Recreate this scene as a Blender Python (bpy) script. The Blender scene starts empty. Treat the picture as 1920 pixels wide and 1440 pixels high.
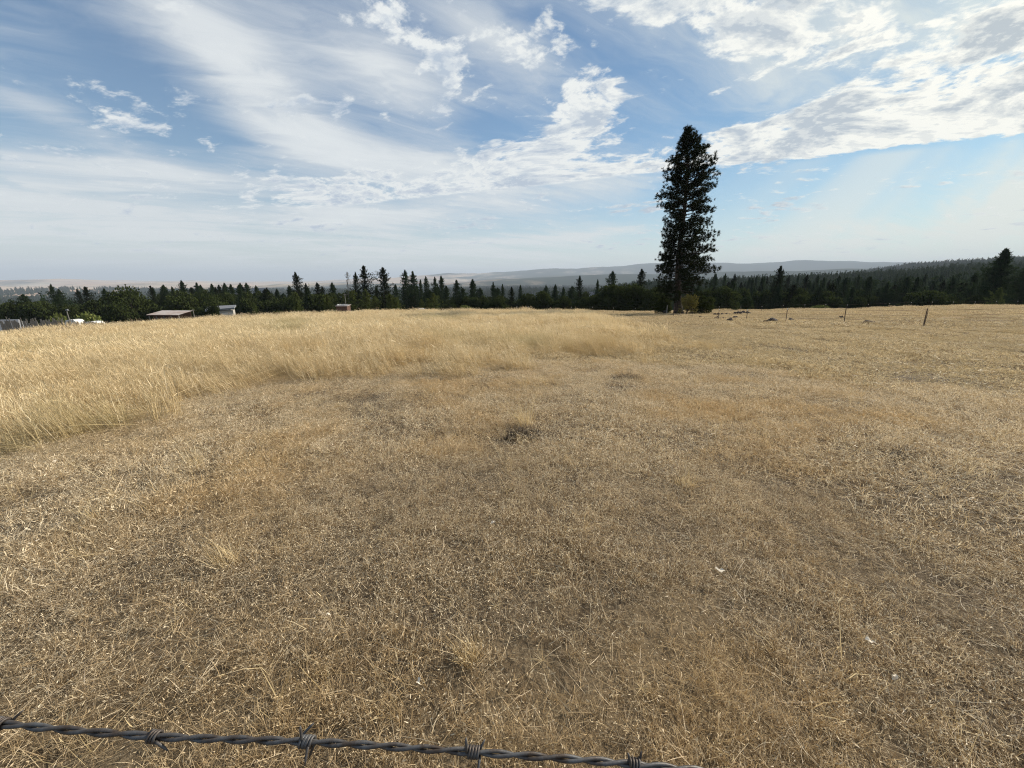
import bpy, math, random
import numpy as np
from mathutils import Vector, noise as mnoise

random.seed(7)
RNG = np.random.default_rng(7)
S = bpy.context.scene
C = S.collection
PITCH = math.radians(15.13)
FPX = 721.0                                   # focal length in pixels of a 1920 px wide picture

# ---------------------------------------------------------------- camera
cam_d = bpy.data.cameras.new("camera")
cam = bpy.data.objects.new("camera", cam_d)
C.objects.link(cam)
cam_d.sensor_width = 36.0
cam_d.lens = FPX / 1920.0 * 36.0
cam_d.clip_start = 0.05
cam_d.clip_end = 120000.0
cam.location = (0, 0, 0)
cam.rotation_euler = (math.radians(90) - PITCH, 0, 0)
S.camera = cam

# ---------------------------------------------------------------- sun, exposure
SUN_AZ, SUN_EL = math.radians(60.0), math.radians(29.0)      # azimuth measured from +Y towards +X
sd = Vector((math.sin(SUN_AZ) * math.cos(SUN_EL), math.cos(SUN_AZ) * math.cos(SUN_EL), math.sin(SUN_EL)))
sun_d = bpy.data.lights.new("sun", 'SUN')
sun_d.energy = 4.9
sun_d.angle = math.radians(0.9)
sun_d.color = (1.0, 0.90, 0.75)
sun = bpy.data.objects.new("sun", sun_d)
C.objects.link(sun)
sun.rotation_euler = sd.to_track_quat('Z', 'Y').to_euler()
S.view_settings.view_transform = 'Standard'
S.view_settings.look = 'None'
S.view_settings.gamma = 1.0
S.view_settings.exposure = 0.52
S.view_settings.use_curve_mapping = False
S.render.engine = 'CYCLES'
S.cycles.use_denoising = True
S.cycles.denoising_prefilter = 'NONE'
S.cycles.filter_width = 1.1
S.cycles.max_bounces = 8
S.cycles.transparent_max_bounces = 8
S.cycles.volume_bounces = 0

# ---------------------------------------------------------------- node helpers
class N:
    """a socket of a node tree with arithmetic"""
    def __init__(self, t, s): self.t, self.s = t, s
    def _m(self, op, *a, clamp=False):
        n = self.t.nodes.new('ShaderNodeMath'); n.operation = op; n.use_clamp = clamp
        for i, x in enumerate((self,) + a):
            if isinstance(x, N): self.t.links.new(x.s, n.inputs[i])
            else: n.inputs[i].default_value = float(x)
        return N(self.t, n.outputs[0])
    def __add__(self, o): return self._m('ADD', o)
    __radd__ = __add__
    def __sub__(self, o): return self._m('SUBTRACT', o)
    def __rsub__(self, o): return (self * -1.0) + o
    def __mul__(self, o): return self._m('MULTIPLY', o)
    __rmul__ = __mul__
    def __truediv__(self, o): return self._m('DIVIDE', o)
    def max(self, o): return self._m('MAXIMUM', o)
    def min(self, o): return self._m('MINIMUM', o)
    def exp(self): return self._m('EXPONENT')
    def pow(self, o): return self._m('POWER', o)
    def abs(self): return self._m('ABSOLUTE')
    def clamp(self): return self._m('ADD', 0.0, clamp=True)
    def ss(self, a, b, lo=0.0, hi=1.0):
        n = self.t.nodes.new('ShaderNodeMapRange'); n.interpolation_type = 'SMOOTHSTEP'
        self.t.links.new(self.s, n.inputs[0])
        for i, x in enumerate((a, b, lo, hi)): n.inputs[i + 1].default_value = x
        return N(self.t, n.outputs[0])

def comb(t, x, y, z=0.0):
    n = t.nodes.new('ShaderNodeCombineXYZ')
    for i, v in enumerate((x, y, z)):
        if isinstance(v, N): t.links.new(v.s, n.inputs[i])
        else: n.inputs[i].default_value = v
    return n.outputs[0]

def noise(t, vec, scale, detail=4.0, rough=0.55, dist=0.0, kind='FBM', lac=2.0, col=False):
    n = t.nodes.new('ShaderNodeTexNoise')
    n.noise_type = kind
    t.links.new(vec, n.inputs['Vector'])
    n.inputs['Scale'].default_value = scale
    n.inputs['Detail'].default_value = detail
    n.inputs['Roughness'].default_value = rough
    n.inputs['Lacunarity'].default_value = lac
    n.inputs['Distortion'].default_value = dist
    return n.outputs['Color'] if col else N(t, n.outputs[0])

def mixc(t, fac, a, b, mode='MIX'):
    n = t.nodes.new('ShaderNodeMix'); n.data_type = 'RGBA'; n.blend_type = mode
    for i, v in ((0, fac), (6, a), (7, b)):
        if isinstance(v, N): t.links.new(v.s, n.inputs[i])
        elif isinstance(v, bpy.types.NodeSocket): t.links.new(v, n.inputs[i])
        elif isinstance(v, (tuple, list)): n.inputs[i].default_value = (*v, 1.0) if len(v) == 3 else v
        else: n.inputs[i].default_value = v
    return n.outputs[2]

# ---------------------------------------------------------------- world: Nishita sky with layers of cloud
world = bpy.data.worlds.new("World")
S.world = world
world.use_nodes = True
wt = world.node_tree
wt.nodes.clear()
tc = wt.nodes.new('ShaderNodeTexCoord')
sep = wt.nodes.new('ShaderNodeSeparateXYZ')
wt.links.new(tc.outputs['Generated'], sep.inputs[0])
dx, dy, dz = (N(wt, sep.outputs[i]) for i in range(3))
sky = wt.nodes.new('ShaderNodeTexSky')
sky.sky_type = 'NISHITA'
sky.sun_disc = False
sky.sun_elevation = SUN_EL
sky.sun_rotation = SUN_AZ
sky.altitude = 600
sky.air_density = 1.2
sky.dust_density = 0.7
sky.ozone_density = 2.0
zz = dz.max(0.03)
px, py = dx / zz, dy / zz                      # where the ray meets a flat cloud deck one unit up
along = px * 0.905 - py * 0.425                # the deck's streets run this way
across = (py + px * 0.47 - 4.78) / 1.105        # 0 at the deck's straight lower edge, negative inside it
az = N(wt, dx.s)._m('ARCTAN2', dy) * 57.2958
el = dz._m('ARCSINE') * 57.2958

def spot(a, e, ra, re, rot=0.0, amp=1.0):
    """a soft elliptical patch of sky at azimuth a, elevation e (degrees)"""
    c, s = math.cos(math.radians(rot)), math.sin(math.radians(rot))
    u, v = az - a, el - e
    p, q = (u * c + v * s) / ra, (v * c - u * s) / re
    return ((p * p + q * q) * -1.0).exp() * amp

def total(L):
    r = L[0]
    for x in L[1:]: r = r + x
    return r

# the broken deck (altocumulus): small lumps stretched along the streets
z2 = dz.max(0.0) + 0.20                         # lumps have height, so they look less squashed than a flat sheet
qx, qy = dx / z2, dy / z2
qa, qc = qx * 0.905 - qy * 0.425, qy * 0.905 + qx * 0.425
P2 = comb(wt, qa * 0.85, qc * 1.15, 0.3)
warp = noise(wt, P2, 1.1, 3.0, 0.5)
P2w = comb(wt, qa * 0.85 + warp * 0.45, qc * 1.15 + warp * 0.35, 0.3)
n_big = noise(wt, P2w, 3.0, 3.0, 0.55)
n_lump = noise(wt, P2w, 12.5, 9.0, 0.60)
n_off = noise(wt, comb(wt, qa * 0.85 + warp * 0.45 + 0.020, qc * 1.15 + warp * 0.35 - 0.010, 0.3), 12.5, 9.0, 0.60)
# where the deck lies: the low band under its straight edge, the bright mass to the upper right, a few puffs
edge = (across + (n_lump - 0.5) * 0.95 + (n_big - 0.5) * 0.35).ss(0.10, -0.16)
band = across.ss(-1.55, -0.55) * edge
mass = along.ss(-1.0, 1.3) * edge * 0.74
taper = along.ss(-7.0, -4.2)
bias = total([
    band * taper * 0.66, mass * 0.62,
    spot(8.0, 20.4, 3.6, 2.6, -35, 1.05), spot(3.0, 16.0, 8, 1.6, 8, .50), spot(13.2, 21.2, 1.6, 1.3, 0, .45),
    spot(1.0, 26.0, 8.5, 2.2, -14, .50), spot(-15, 28.0, 9, 2.0, -30, .46), spot(-8, 24.5, 7, 1.6, -35, .30), spot(16, 29.0, 6, 1.8, 0, .50),
    spot(26, 22.5, 7, 3.2, -8, .32), spot(24, 28.5, 9, 2.5, 0, .35), spot(40, 24, 12, 6, 0, .25),
    spot(-26, 12.0, 9, 1.1, 8, .22), spot(-43, 15.0, 3.0, .7, 0, .40), spot(-31, 21.8, 1.6, .7, -30, .4),
    spot(-25, 7.0, 4.5, .35, 5, .35),
    spot(33, 19.5, 5.5, 1.3, -4, -.55), spot(20, 19.0, 5, 3.6, 0, -.55), spot(27, 18.0, 8, 1.4, -8, -.40),
    spot(-5, 18.8, 5, 1.7, 0, -.45), spot(14, 25.6, 3.5, 1.6, -20, -.35), spot(4, 23.2, 4.0, 1.2, -35, -.3),
    spot(19, 14.5, 3.5, .8, 0, -.1)])
dens = (n_lump - 0.5) * 2.3 + (n_big - 0.5) * 2.0 + bias - 0.32
alpha1 = dens.ss(-0.14, 0.30)
thick = ((n_big - 0.5) * 2.4 + (n_lump - 0.5) * 1.4 + dens * 0.5).ss(0.02, 0.70)
relief = ((n_lump - n_off) * 7.0 + 0.5).clamp()
sunward = (dx * sd.x + dy * sd.y + dz * sd.z).max(0.0)
glow = sunward.pow(5.0)
# thin high veil with streaks
z3 = dz.max(0.0) + 0.10
vx, vy = dx / z3 * 1.25, dy / z3 * 1.25
P3 = comb(wt, vx * 0.92 + vy * 0.35, vy * 1.6 - vx * 0.9, 1.7)
w3 = noise(wt, P3, 0.7, 4.0, 0.55)
P3w = comb(wt, vx * 0.6 + vy * 0.2 + w3 * 1.5, vy * 1.5 - vx * 0.55 + w3 * 1.4, 1.7)
n_veil = noise(wt, P3w, 1.0, 8.0, 0.58)
vbias = total([
    spot(-27, 17.5, 10, 5.5, -35, .60), spot(-14, 22, 11, 3.8, -25, .62), spot(-2, 26.5, 12, 3.2, -22, .5),
    spot(-12, 14.0, 16, 2.4, -4, .50), spot(-40, 10.5, 16, 2.2, 6, .36), spot(-45, 6, 22, 2.6, 0, .32), spot(-15, 9.0, 14, 1.8, 4, .25),
    spot(-35, 24, 10, 3.0, -30, .30), spot(4, 10.5, 16, 2.2, 5, .30), spot(-46, 14, 7, 1.0, -20, .3),
    spot(0, 5.2, 14, 1.1, 4, .32), spot(14, 6.3, 8, .9, 5, .28), spot(32, 5.2, 7, .6, 3, .22), spot(-20, 7.5, 8, .8, 3, .2), spot(45, 20, 18, 7, 0, .3),
    spot(34, 11.0, 15, 4.6, 14, -.80), spot(-38, 17.0, 7, 3.5, -35, -.30), spot(-26, 12.0, 6, 1.2, 0, -.2), spot(-4, 18.6, 6, 1.6, 0, -.3)])
n_fine = noise(wt, P3w, 4.5, 7.0, 0.62)
vd = (n_veil - 0.5) * 1.5 + (n_fine - 0.5) * 0.55 + vbias
hor = ((el / 6.8) * (el / 6.8) * -1.0).exp() * 0.66          # dusty air low over the horizon
alpha2 = (vd.ss(-0.20, 0.75, 0.0, 0.92) + hor).min(0.90)

# shafts of light fanning out from the hidden sun below the deck
ra = (el - 31.0)._m('ARCTAN2', az - 58.0)
shaft = noise(wt, comb(wt, ra * 1.0, 0.37, 0.0), 5.5, 2.0, 0.5).ss(0.36, 0.66)
shaft_zone = across.ss(0.0, 0.25) * az.ss(22.0, 44.0) * (1.0 - el.ss(13.0, 17.0) * 0.5) * el.ss(0.5, 5.0)
alpha2 = (alpha2 + shaft * shaft_zone * 0.58).min(0.9)
c_light = mixc(wt, glow, (0.60, 0.62, 0.62), (0.80, 0.785, 0.70))
c_dark = mixc(wt, glow, (0.34, 0.40, 0.48), (0.38, 0.42, 0.44))
c_cloud = mixc(wt, (thick * 1.0 - relief * 0.80 + 0.34).clamp(), c_light, c_dark)
c_veil = mixc(wt, hor * 1.4, mixc(wt, glow, mixc(wt, vd.ss(0.3, 0.95), (0.48, 0.51, 0.535), (0.60, 0.62, 0.62)), (0.66, 0.68, 0.60)), mixc(wt, glow, (0.66, 0.665, 0.64), (0.78, 0.76, 0.60)))

bg_sky = wt.nodes.new('ShaderNodeBackground')
sk = mixc(wt, 1.0, sky.outputs[0], (0.80, 0.93, 1.0), 'MULTIPLY')
sk = mixc(wt, sunward.pow(2.5) * 0.95, sk, (0.44, 0.60, 0.64), 'MULTIPLY')
wt.links.new(sk, bg_sky.inputs[0]); bg_sky.inputs[1].default_value = 0.085
bg_veil = wt.nodes.new('ShaderNodeBackground')
wt.links.new(c_veil, bg_veil.inputs[0]); bg_veil.inputs[1].default_value = 1.0
bg_cl = wt.nodes.new('ShaderNodeBackground')
wt.links.new(c_cloud, bg_cl.inputs[0]); bg_cl.inputs[1].default_value = 1.0
m1 = wt.nodes.new('ShaderNodeMixShader'); m2 = wt.nodes.new('ShaderNodeMixShader')
wt.links.new(alpha2.s, m1.inputs[0]); wt.links.new(bg_sky.outputs[0], m1.inputs[1]); wt.links.new(bg_veil.outputs[0], m1.inputs[2])
lowfade = el.ss(1.0, 5.0)
wt.links.new((alpha1 * lowfade).s, m2.inputs[0]); wt.links.new(m1.outputs[0], m2.inputs[1]); wt.links.new(bg_cl.outputs[0], m2.inputs[2])
wo = wt.nodes.new('ShaderNodeOutputWorld')
wt.links.new(m2.outputs[0], wo.inputs[0])
world.cycles.sampling_method = 'MANUAL'
world.cycles.sample_map_resolution = 512
# ---------------------------------------------------------------- object helpers
def tag(o, label=None, cat=None, group=None, kind=None):
    if label: o['label'] = label
    if cat: o['category'] = cat
    if group: o['group'] = group
    if kind: o['kind'] = kind
    return o

def empty(name, loc, rz=0.0, scale=(1, 1, 1)):
    o = bpy.data.objects.new(name, None)
    o.location = loc; o.rotation_euler = (0, 0, rz); o.scale = scale
    C.objects.link(o)
    return o

def mesh_np(name, V, F, mats=(), tint=None, smooth=False, midx=None):
    """mesh from a vertex array and a face array with equal corner counts"""
    V = np.asarray(V, np.float32); F = np.asarray(F, np.int32)
    m = bpy.data.meshes.new(name)
    m.vertices.add(len(V)); m.vertices.foreach_set('co', V.ravel())
    k = F.shape[1]
    m.loops.add(F.size); m.loops.foreach_set('vertex_index', F.ravel())
    m.polygons.add(len(F))
    m.polygons.foreach_set('loop_start', np.arange(0, F.size, k, dtype=np.int32))
    m.polygons.foreach_set('loop_total', np.full(len(F), k, np.int32))
    if smooth: m.polygons.foreach_set('use_smooth', np.ones(len(F), bool))
    for x in mats: m.materials.append(x)
    if midx is not None: m.polygons.foreach_set('material_index', np.asarray(midx, np.int32))
    if tint is not None:
        a = m.attributes.new('tint', 'FLOAT', 'FACE'); a.data.foreach_set('value', np.asarray(tint, np.float32))
    m.update(calc_edges=True)
    return m

def link(name, mesh, parent=None, loc=(0, 0, 0)):
    o = bpy.data.objects.new(name, mesh); o.location = loc
    C.objects.link(o)
    if parent is not None: o.parent = parent
    return o

class MB:
    """collects polygons of any size into one mesh"""
    def __init__(self): self.v, self.f, self.m = [], [], []
    def add(self, vs, fs, mi=0):
        b = len(self.v); self.v += [tuple(v) for v in vs]
        self.f += [tuple(i + b for i in f) for f in fs]; self.m += [mi] * len(fs)
        return self
    def box(self, c, s, rz=0.0, rx=0.0, ry=0.0, mi=0, taper=1.0):
        from mathutils import Euler
        R = Euler((rx, ry, rz)).to_matrix(); vs = []
        for z in (-1, 1):
            t = taper if z > 0 else 1.0
            for x, y in ((-1, -1), (1, -1), (1, 1), (-1, 1)):
                vs.append(tuple(R @ Vector((x * s[0] / 2 * t, y * s[1] / 2 * t, z * s[2] / 2)) + Vector(c)))
        return self.add(vs, [(3, 2, 1, 0), (4, 5, 6, 7), (0, 1, 5, 4), (1, 2, 6, 5), (2, 3, 7, 6), (3, 0, 4, 7)], mi)
    def tube(self, pts, rad, n=8, mi=0, cap=True):
        pts = [Vector(p) for p in pts]
        if not isinstance(rad, (list, tuple)): rad = [rad] * len(pts)
        vs, fs, ref = [], [], None
        for i, p in enumerate(pts):
            t = (pts[min(i + 1, len(pts) - 1)] - pts[max(i - 1, 0)]).normalized()
            if ref is None: ref = t.orthogonal().normalized()
            ref = (ref - t * ref.dot(t)).normalized(); b = t.cross(ref)
            for k in range(n):
                a = 2 * math.pi * k / n
                vs.append(p + (ref * math.cos(a) + b * math.sin(a)) * rad[i])
        for i in range(len(pts) - 1):
            for k in range(n):
                k2 = (k + 1) % n
                fs.append((i * n + k, i * n + k2, (i + 1) * n + k2, (i + 1) * n + k))
        if cap:
            fs.append(tuple(range(n - 1, -1, -1))); fs.append(tuple((len(pts) - 1) * n + k for k in range(n)))
        return self.add(vs, fs, mi)
    def mesh(self, name, mats, smooth=False):
        m = bpy.data.meshes.new(name); m.from_pydata(self.v, [], self.f)
        for x in mats: m.materials.append(x)
        m.polygons.foreach_set('material_index', self.m)
        if smooth: m.polygons.foreach_set('use_smooth', [True] * len(self.f))
        m.update(); return m
    def build(self, name, mat, parent=None, loc=(0, 0, 0), smooth=False):
        return link(name, self.mesh(name, mat if isinstance(mat, (list, tuple)) else [mat], smooth), parent, loc)

# ---------------------------------------------------------------- materials
def new_mat(name):
    m = bpy.data.materials.new(name); m.use_nodes = True
    t = m.node_tree; t.nodes.clear()
    return m, t

def out(t, sh): 
    o = t.nodes.new('ShaderNodeOutputMaterial'); t.links.new(sh, o.inputs[0])

def geo(t, which='Position'):
    return t.nodes.new('ShaderNodeNewGeometry').outputs[which]

def attr(t, name, kind='GEOMETRY'):
    n = t.nodes.new('ShaderNodeAttribute'); n.attribute_name = name; n.attribute_type = kind
    return N(t, n.outputs['Fac'])

def set_in(t, sock, v):
    if isinstance(v, N): t.links.new(v.s, sock)
    elif isinstance(v, bpy.types.NodeSocket): t.links.new(v, sock)
    elif isinstance(v, (tuple, list)): sock.default_value = (*v, 1.0) if len(v) == 3 else v
    else: sock.default_value = v

def leafy(t, col, trans=0.35, gloss=0.03):
    d = t.nodes.new('ShaderNodeBsdfDiffuse'); set_in(t, d.inputs[0], col)
    r = t.nodes.new('ShaderNodeBsdfTranslucent'); set_in(t, r.inputs[0], col)
    m = t.nodes.new('ShaderNodeMixShader'); m.inputs[0].default_value = trans
    t.links.new(d.outputs[0], m.inputs[1]); t.links.new(r.outputs[0], m.inputs[2])
    g = t.nodes.new('ShaderNodeBsdfGlossy'); g.inputs['Roughness'].default_value = 0.45
    set_in(t, g.inputs[0], (1, 1, 1))
    if gloss <= 0: return m.outputs[0]
    m2 = t.nodes.new('ShaderNodeMixShader'); m2.inputs[0].default_value = gloss
    t.links.new(m.outputs[0], m2.inputs[1]); t.links.new(g.outputs[0], m2.inputs[2])
    return m2.outputs[0]

def principled(name, col, rough=0.8, metal=0.0, var=0.25, scale=6.0, bump=0.0, dark=None, coords='Object'):
    """base colour broken up by grime, with fine relief"""
    m, t = new_mat(name)
    v = t.nodes.new('ShaderNodeTexCoord').outputs[coords]
    n1 = noise(t, v, scale, 6.0, 0.65)
    c = mixc(t, (n1.ss(0.3, 0.75)) * var * 2.0, col, dark if dark else tuple(x * 0.45 for x in col))
    b = t.nodes.new('ShaderNodeBsdfPrincipled')
    t.links.new(c, b.inputs['Base Color'])
    b.inputs['Roughness'].default_value = rough; b.inputs['Metallic'].default_value = metal
    if bump:
        bn = t.nodes.new('ShaderNodeBump'); bn.inputs['Strength'].default_value = bump
        t.links.new(noise(t, v, scale * 5, 5.0, 0.6).s, bn.inputs['Height']); t.links.new(bn.outputs[0], b.inputs['Normal'])
    out(t, b.outputs[0])
    return m

# ---------------------------------------------------------------- the lie of the land
def ray(x, y):
    """direction (X right, Y ahead, Z up) of a picture point, per unit of depth"""
    u, v = (x - 960.0) / FPX, (720.0 - y) / FPX
    return np.array([u, math.cos(PITCH) + v * math.sin(PITCH), v * math.cos(PITCH) - math.sin(PITCH)])

def at_Y(x, y, Y):
    r = ray(x, y); return r * (Y / r[1])

AZ = np.array([-180, -90, -60, -50, -29, -14, 2, 10, 17.6, 23, 31.4, 40, 44.6, 51.3, 60, 90, 180.])
SL = np.array([.03, .060, .060, .056, .050, .050, .050, .050, .049, .047, .041, .033, .027, .016, .012, .012, .03])
RC = np.array([55, 55, 55, 55, 58, 60, 60, 62, 66, 70, 75, 78, 78, 78, 78, 75, 55.])
RR = np.array([100, 180, 300, 550, 900, 1300, 2200, 3200, 5000, 7500, 10500, 15000, 25000, 48000.])
TAB = np.array([
    # az  -60   -50   -29   -14     2    10  17.6  31.4    40  44.6  51.3    60
    [-17, -17, -18, -19, -20, -20, -19, -16, -13, -12, -10, -10],
    [-28, -28, -30, -34, -38, -36, -32, -28, -24, -22, -19, -17],
    [-40, -40, -45, -50, -55, -48, -34, -24, -20, -18, -14, -10],
    [-60, -60, -65, -70, -60, -44, -22, -12, -6, -2, 4, 10],
    [-70, -70, -75, -80, -70, -60, -45, -34, -20, -8, 6, 20],
    [-90, -90, -90, -90, -80, -75, -80, -60, -20, 10, 45, 60],
    [-100, -100, -95, -90, -88, -85, -90, -60, 20, 70, 92, 100],
    [-108, -105, -100, -95, -85, -75, -60, -40, 0, 0, 0, 0],
    [-112, -110, -108, -85, 20, 80, 120, 130, 120, 100, 80, 60],
    [-116, -115, -110, -60, 10, 60, 60, 60, 60, 60, 60, 60],
    [-60, -40, -122, 130, 310, 400, 510, 520, 480, 440, 410, 390],
    [-60, -60, -125, 50, 200, 260, 330, 330, 330, 330, 330, 330],
    [-100] * 12], float)
TAZ = np.array([-60, -50, -29, -14, 2, 10, 17.6, 31.4, 40, 44.6, 51.3, 60.])

def hills_noise(X, Y, r):
    """ridges and folds that grow with distance"""
    z = np.zeros_like(X)
    for k, (wl, am) in enumerate(((5200., 55.), (2300., 26.), (1000., 11.), (430., 5.), (170., 1.8))):
        a = 0.6 + 1.9 * k
        z += am * np.sin((X * math.cos(a) + Y * math.sin(a)) * 6.283 / wl + k) * np.sin((Y * math.cos(a) - X * math.sin(a)) * 5.1 / wl + 2.1 * k)
    return z * np.clip((r - 900.0) / 12000.0, 0, 1) ** 0.8

def height(X, Y, fine=True):
    X = np.atleast_1d(np.asarray(X, float)); Y = np.atleast_1d(np.asarray(Y, float))
    r = np.hypot(X, Y); a = np.degrees(np.arctan2(X, Y))
    s = np.interp(a, AZ, SL); rc = np.interp(a, AZ, RC)
    s = 0.035 + (s - 0.035) * np.clip(r / 6.0, 0, 1)
    near = -1.55 - 0.5 * (1 - np.exp(-r / 10.0)) - s * r
    e = np.clip(r - rc, 0, None)
    near -= np.where(e < 75, 0.0008 * e * e, 0.0008 * 75 * 75 + 0.12 * (e - 75))
    near += 0.10 * np.sin(X * .33 + 1) * np.sin(Y * .27) * np.clip(r / 8 - .3, 0, 1) + 0.035 * np.sin(X * 1.3 + .6 * Y) * np.sin(Y * 1.1 - .5 * X) * np.clip(r / 4, 0, 1)
    ac = np.clip(a, -60, 60)
    rows = np.stack([np.interp(ac, TAZ, row) for row in TAB])          # 13 x n
    lr = np.log(np.clip(r, 100, 48000)); grid = np.log(RR[1:])
    idx = np.clip(np.searchsorted(grid, lr) - 1, 0, len(grid) - 2)
    t = np.clip((lr - grid[idx]) / (grid[idx + 1] - grid[idx]), 0, 1); t = t * t * (3 - 2 * t)
    j = np.arange(len(r)); far = rows[idx, j] * (1 - t) + rows[idx + 1, j] * t
    far = far + hills_noise(X, Y, r)
    w = np.clip((r - 110.0) / 70.0, 0, 1); w = w * w * (3 - 2 * w)
    return near * (1 - w) + far * w

def gz(x, y): return float(height(x, y)[0])

def ground_at(x, y, rmax=400.0):
    """the place on the ground that a picture point shows"""
    d = ray(x, y); d = d / d[1]
    prev = 0.3
    for Y in np.geomspace(0.3, rmax, 900):
        if d[2] * Y < gz(d[0] * Y, Y): return np.array([d[0] * Y, Y, gz(d[0] * Y, Y)])
    return np.array([d[0] * rmax, rmax, gz(d[0] * rmax, rmax)])

def polar_sheet(name, r0, r1, nr, az, mat):
    rr = np.geomspace(r0, r1, nr) if r0 > 0 else np.concatenate([[0.0], np.geomspace(0.25, r1, nr - 1)])
    A = np.radians(az); n = len(A)
    Rg, Ag = np.meshgrid(rr, A, indexing='ij')
    X, Y = (Rg * np.sin(Ag)).ravel(), (Rg * np.cos(Ag)).ravel()
    Z = height(X, Y)
    i, j = np.meshgrid(np.arange(nr - 1), np.arange(n), indexing='ij')
    i, j = i.ravel(), j.ravel(); j2 = (j + 1) % n
    F = np.stack([i * n + j, i * n + j2, (i + 1) * n + j2, (i + 1) * n + j], 1)[:, ::-1]
    return link(name, mesh_np(name, np.stack([X, Y, Z], 1), F, [mat], smooth=True))
# ---------------------------------------------------------------- ground sheets
def ground_material():
    m, t = new_mat("dry_earth")
    P = geo(t)
    n1 = noise(t, P, 0.35, 5.0, 0.6); n2 = noise(t, P, 3.0, 6.0, 0.65); n3 = noise(t, P, 38.0, 6.0, 0.7)
    c = mixc(t, n2.ss(0.3, 0.7), (0.060, 0.044, 0.030), (0.13, 0.10, 0.066))
    c = mixc(t, n3.ss(0.42, 0.72), c, (0.24, 0.19, 0.125))
    c = mixc(t, n1.ss(0.45, 0.7) * 0.4, c, (0.30, 0.22, 0.12))
    sp = t.nodes.new('ShaderNodeSeparateXYZ'); t.links.new(P, sp.inputs[0])
    X, Y = N(t, sp.outputs[0]), N(t, sp.outputs[1])
    r = (X * X + Y * Y).pow(0.5)
    c = mixc(t, r.ss(15.0, 60.0) * 0.8, c, (0.38, 0.28, 0.145))
    c = mixc(t, r.ss(88.0, 112.0) * (n1.ss(.3, .5)), c, (0.055, 0.060, 0.032))
    b = t.nodes.new('ShaderNodeBsdfPrincipled'); t.links.new(c, b.inputs['Base Color']); b.inputs['Roughness'].default_value = 1.0
    b.inputs['Specular IOR Level'].default_value = 0.1
    bn = t.nodes.new('ShaderNodeBump'); bn.inputs['Strength'].default_value = 0.8; bn.inputs['Distance'].default_value = 0.03
    t.links.new(n3.s, bn.inputs['Height']); t.links.new(bn.outputs[0], b.inputs['Normal'])
    out(t, b.outputs[0]); return m

def valley_material():
    m, t = new_mat("valley_floor")
    P = geo(t)
    n1 = noise(t, P, 0.0022, 5.0, 0.6, 0.6); n2 = noise(t, P, 0.02, 5.0, 0.6); n3 = noise(t, P, 0.15, 4.0, 0.7)
    c = mixc(t, n3.ss(0.3, 0.7), (0.020, 0.030, 0.018), (0.045, 0.055, 0.030))
    c = mixc(t, n1.ss(0.60, 0.64), c, (0.36, 0.29, 0.17))
    c = mixc(t, n2.ss(0.45, 0.65) * 0.35, c, (0.05, 0.055, 0.03))
    b = t.nodes.new('ShaderNodeBsdfDiffuse'); t.links.new(c, b.inputs[0]); out(t, b.outputs[0]); return m

def hills_material():
    m, t = new_mat("distant_land")
    P = geo(t)
    mp = t.nodes.new('ShaderNodeMapping'); t.links.new(P, mp.inputs[0]); mp.inputs['Scale'].default_value = (1, 0.55, 1)
    n1 = noise(t, mp.outputs[0], 0.00050, 7.0, 0.62, 0.5); n2 = noise(t, mp.outputs[0], 0.0018, 6.0, 0.7)
    vor = t.nodes.new('ShaderNodeTexVoronoi'); t.links.new(mp.outputs[0], vor.inputs['Vector']); vor.inputs['Scale'].default_value = 0.0011
    field = mixc(t, N(t, vor.outputs['Color']), (0.44, 0.30, 0.22), (0.52, 0.44, 0.33))
    sp = t.nodes.new('ShaderNodeSeparateXYZ'); t.links.new(P, sp.inputs[0])
    X, Y = N(t, sp.outputs[0]), N(t, sp.outputs[1])
    lf = (X * -1.0 / 9000.0).ss(-0.55, 0.9)                      # crop land to the left, wooded hills to the right
    far = Y.ss(4500.0, 9000.0)
    c = mixc(t, (n1 * 0.9 + n2 * 0.35 + lf * 0.26 + far * 0.03).ss(0.72, 0.90), (0.030, 0.042, 0.030), field)
    b = t.nodes.new('ShaderNodeBsdfDiffuse'); t.links.new(c, b.inputs[0]); out(t, b.outputs[0]); return m

az_near = np.concatenate([np.linspace(-75, 75, 400), np.linspace(78, 282, 60)])
g = polar_sheet("ground", 0.0, 112.0, 170, az_near, ground_material()); tag(g, "dry sloping pasture ground under the straw-coloured grass", kind='structure')
az_far = np.concatenate([np.linspace(-70, 70, 360), np.linspace(74, 286, 50)])
g = polar_sheet("valley_terrain", 112.0, 3000.0, 80, az_far, valley_material()); tag(g, "wooded valley floor beyond the pasture with pale clearings", kind='structure')
g = polar_sheet("hills", 3000.0, 46000.0, 90, az_far, hills_material()); tag(g, "blue hazy hills and tan fields along the horizon", kind='structure')

# ---------------------------------------------------------------- the air between
hm, ht = new_mat("air_haze")
pv = ht.nodes.new('ShaderNodeVolumePrincipled')
pv.inputs['Color'].default_value = (0.70, 0.81, 0.96, 1)
pv.inputs['Density'].default_value = 0.000070
pv.inputs['Anisotropy'].default_value = 0.0
ho = ht.nodes.new('ShaderNodeOutputMaterial'); ht.links.new(pv.outputs[0], ho.inputs[1])
hb = MB(); hb.box((0, 0, 300), (96000, 96000, 960)); hz = hb.build("haze", hm)
tag(hz, "thin blue haze over the valley and hills", kind='stuff')
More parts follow.
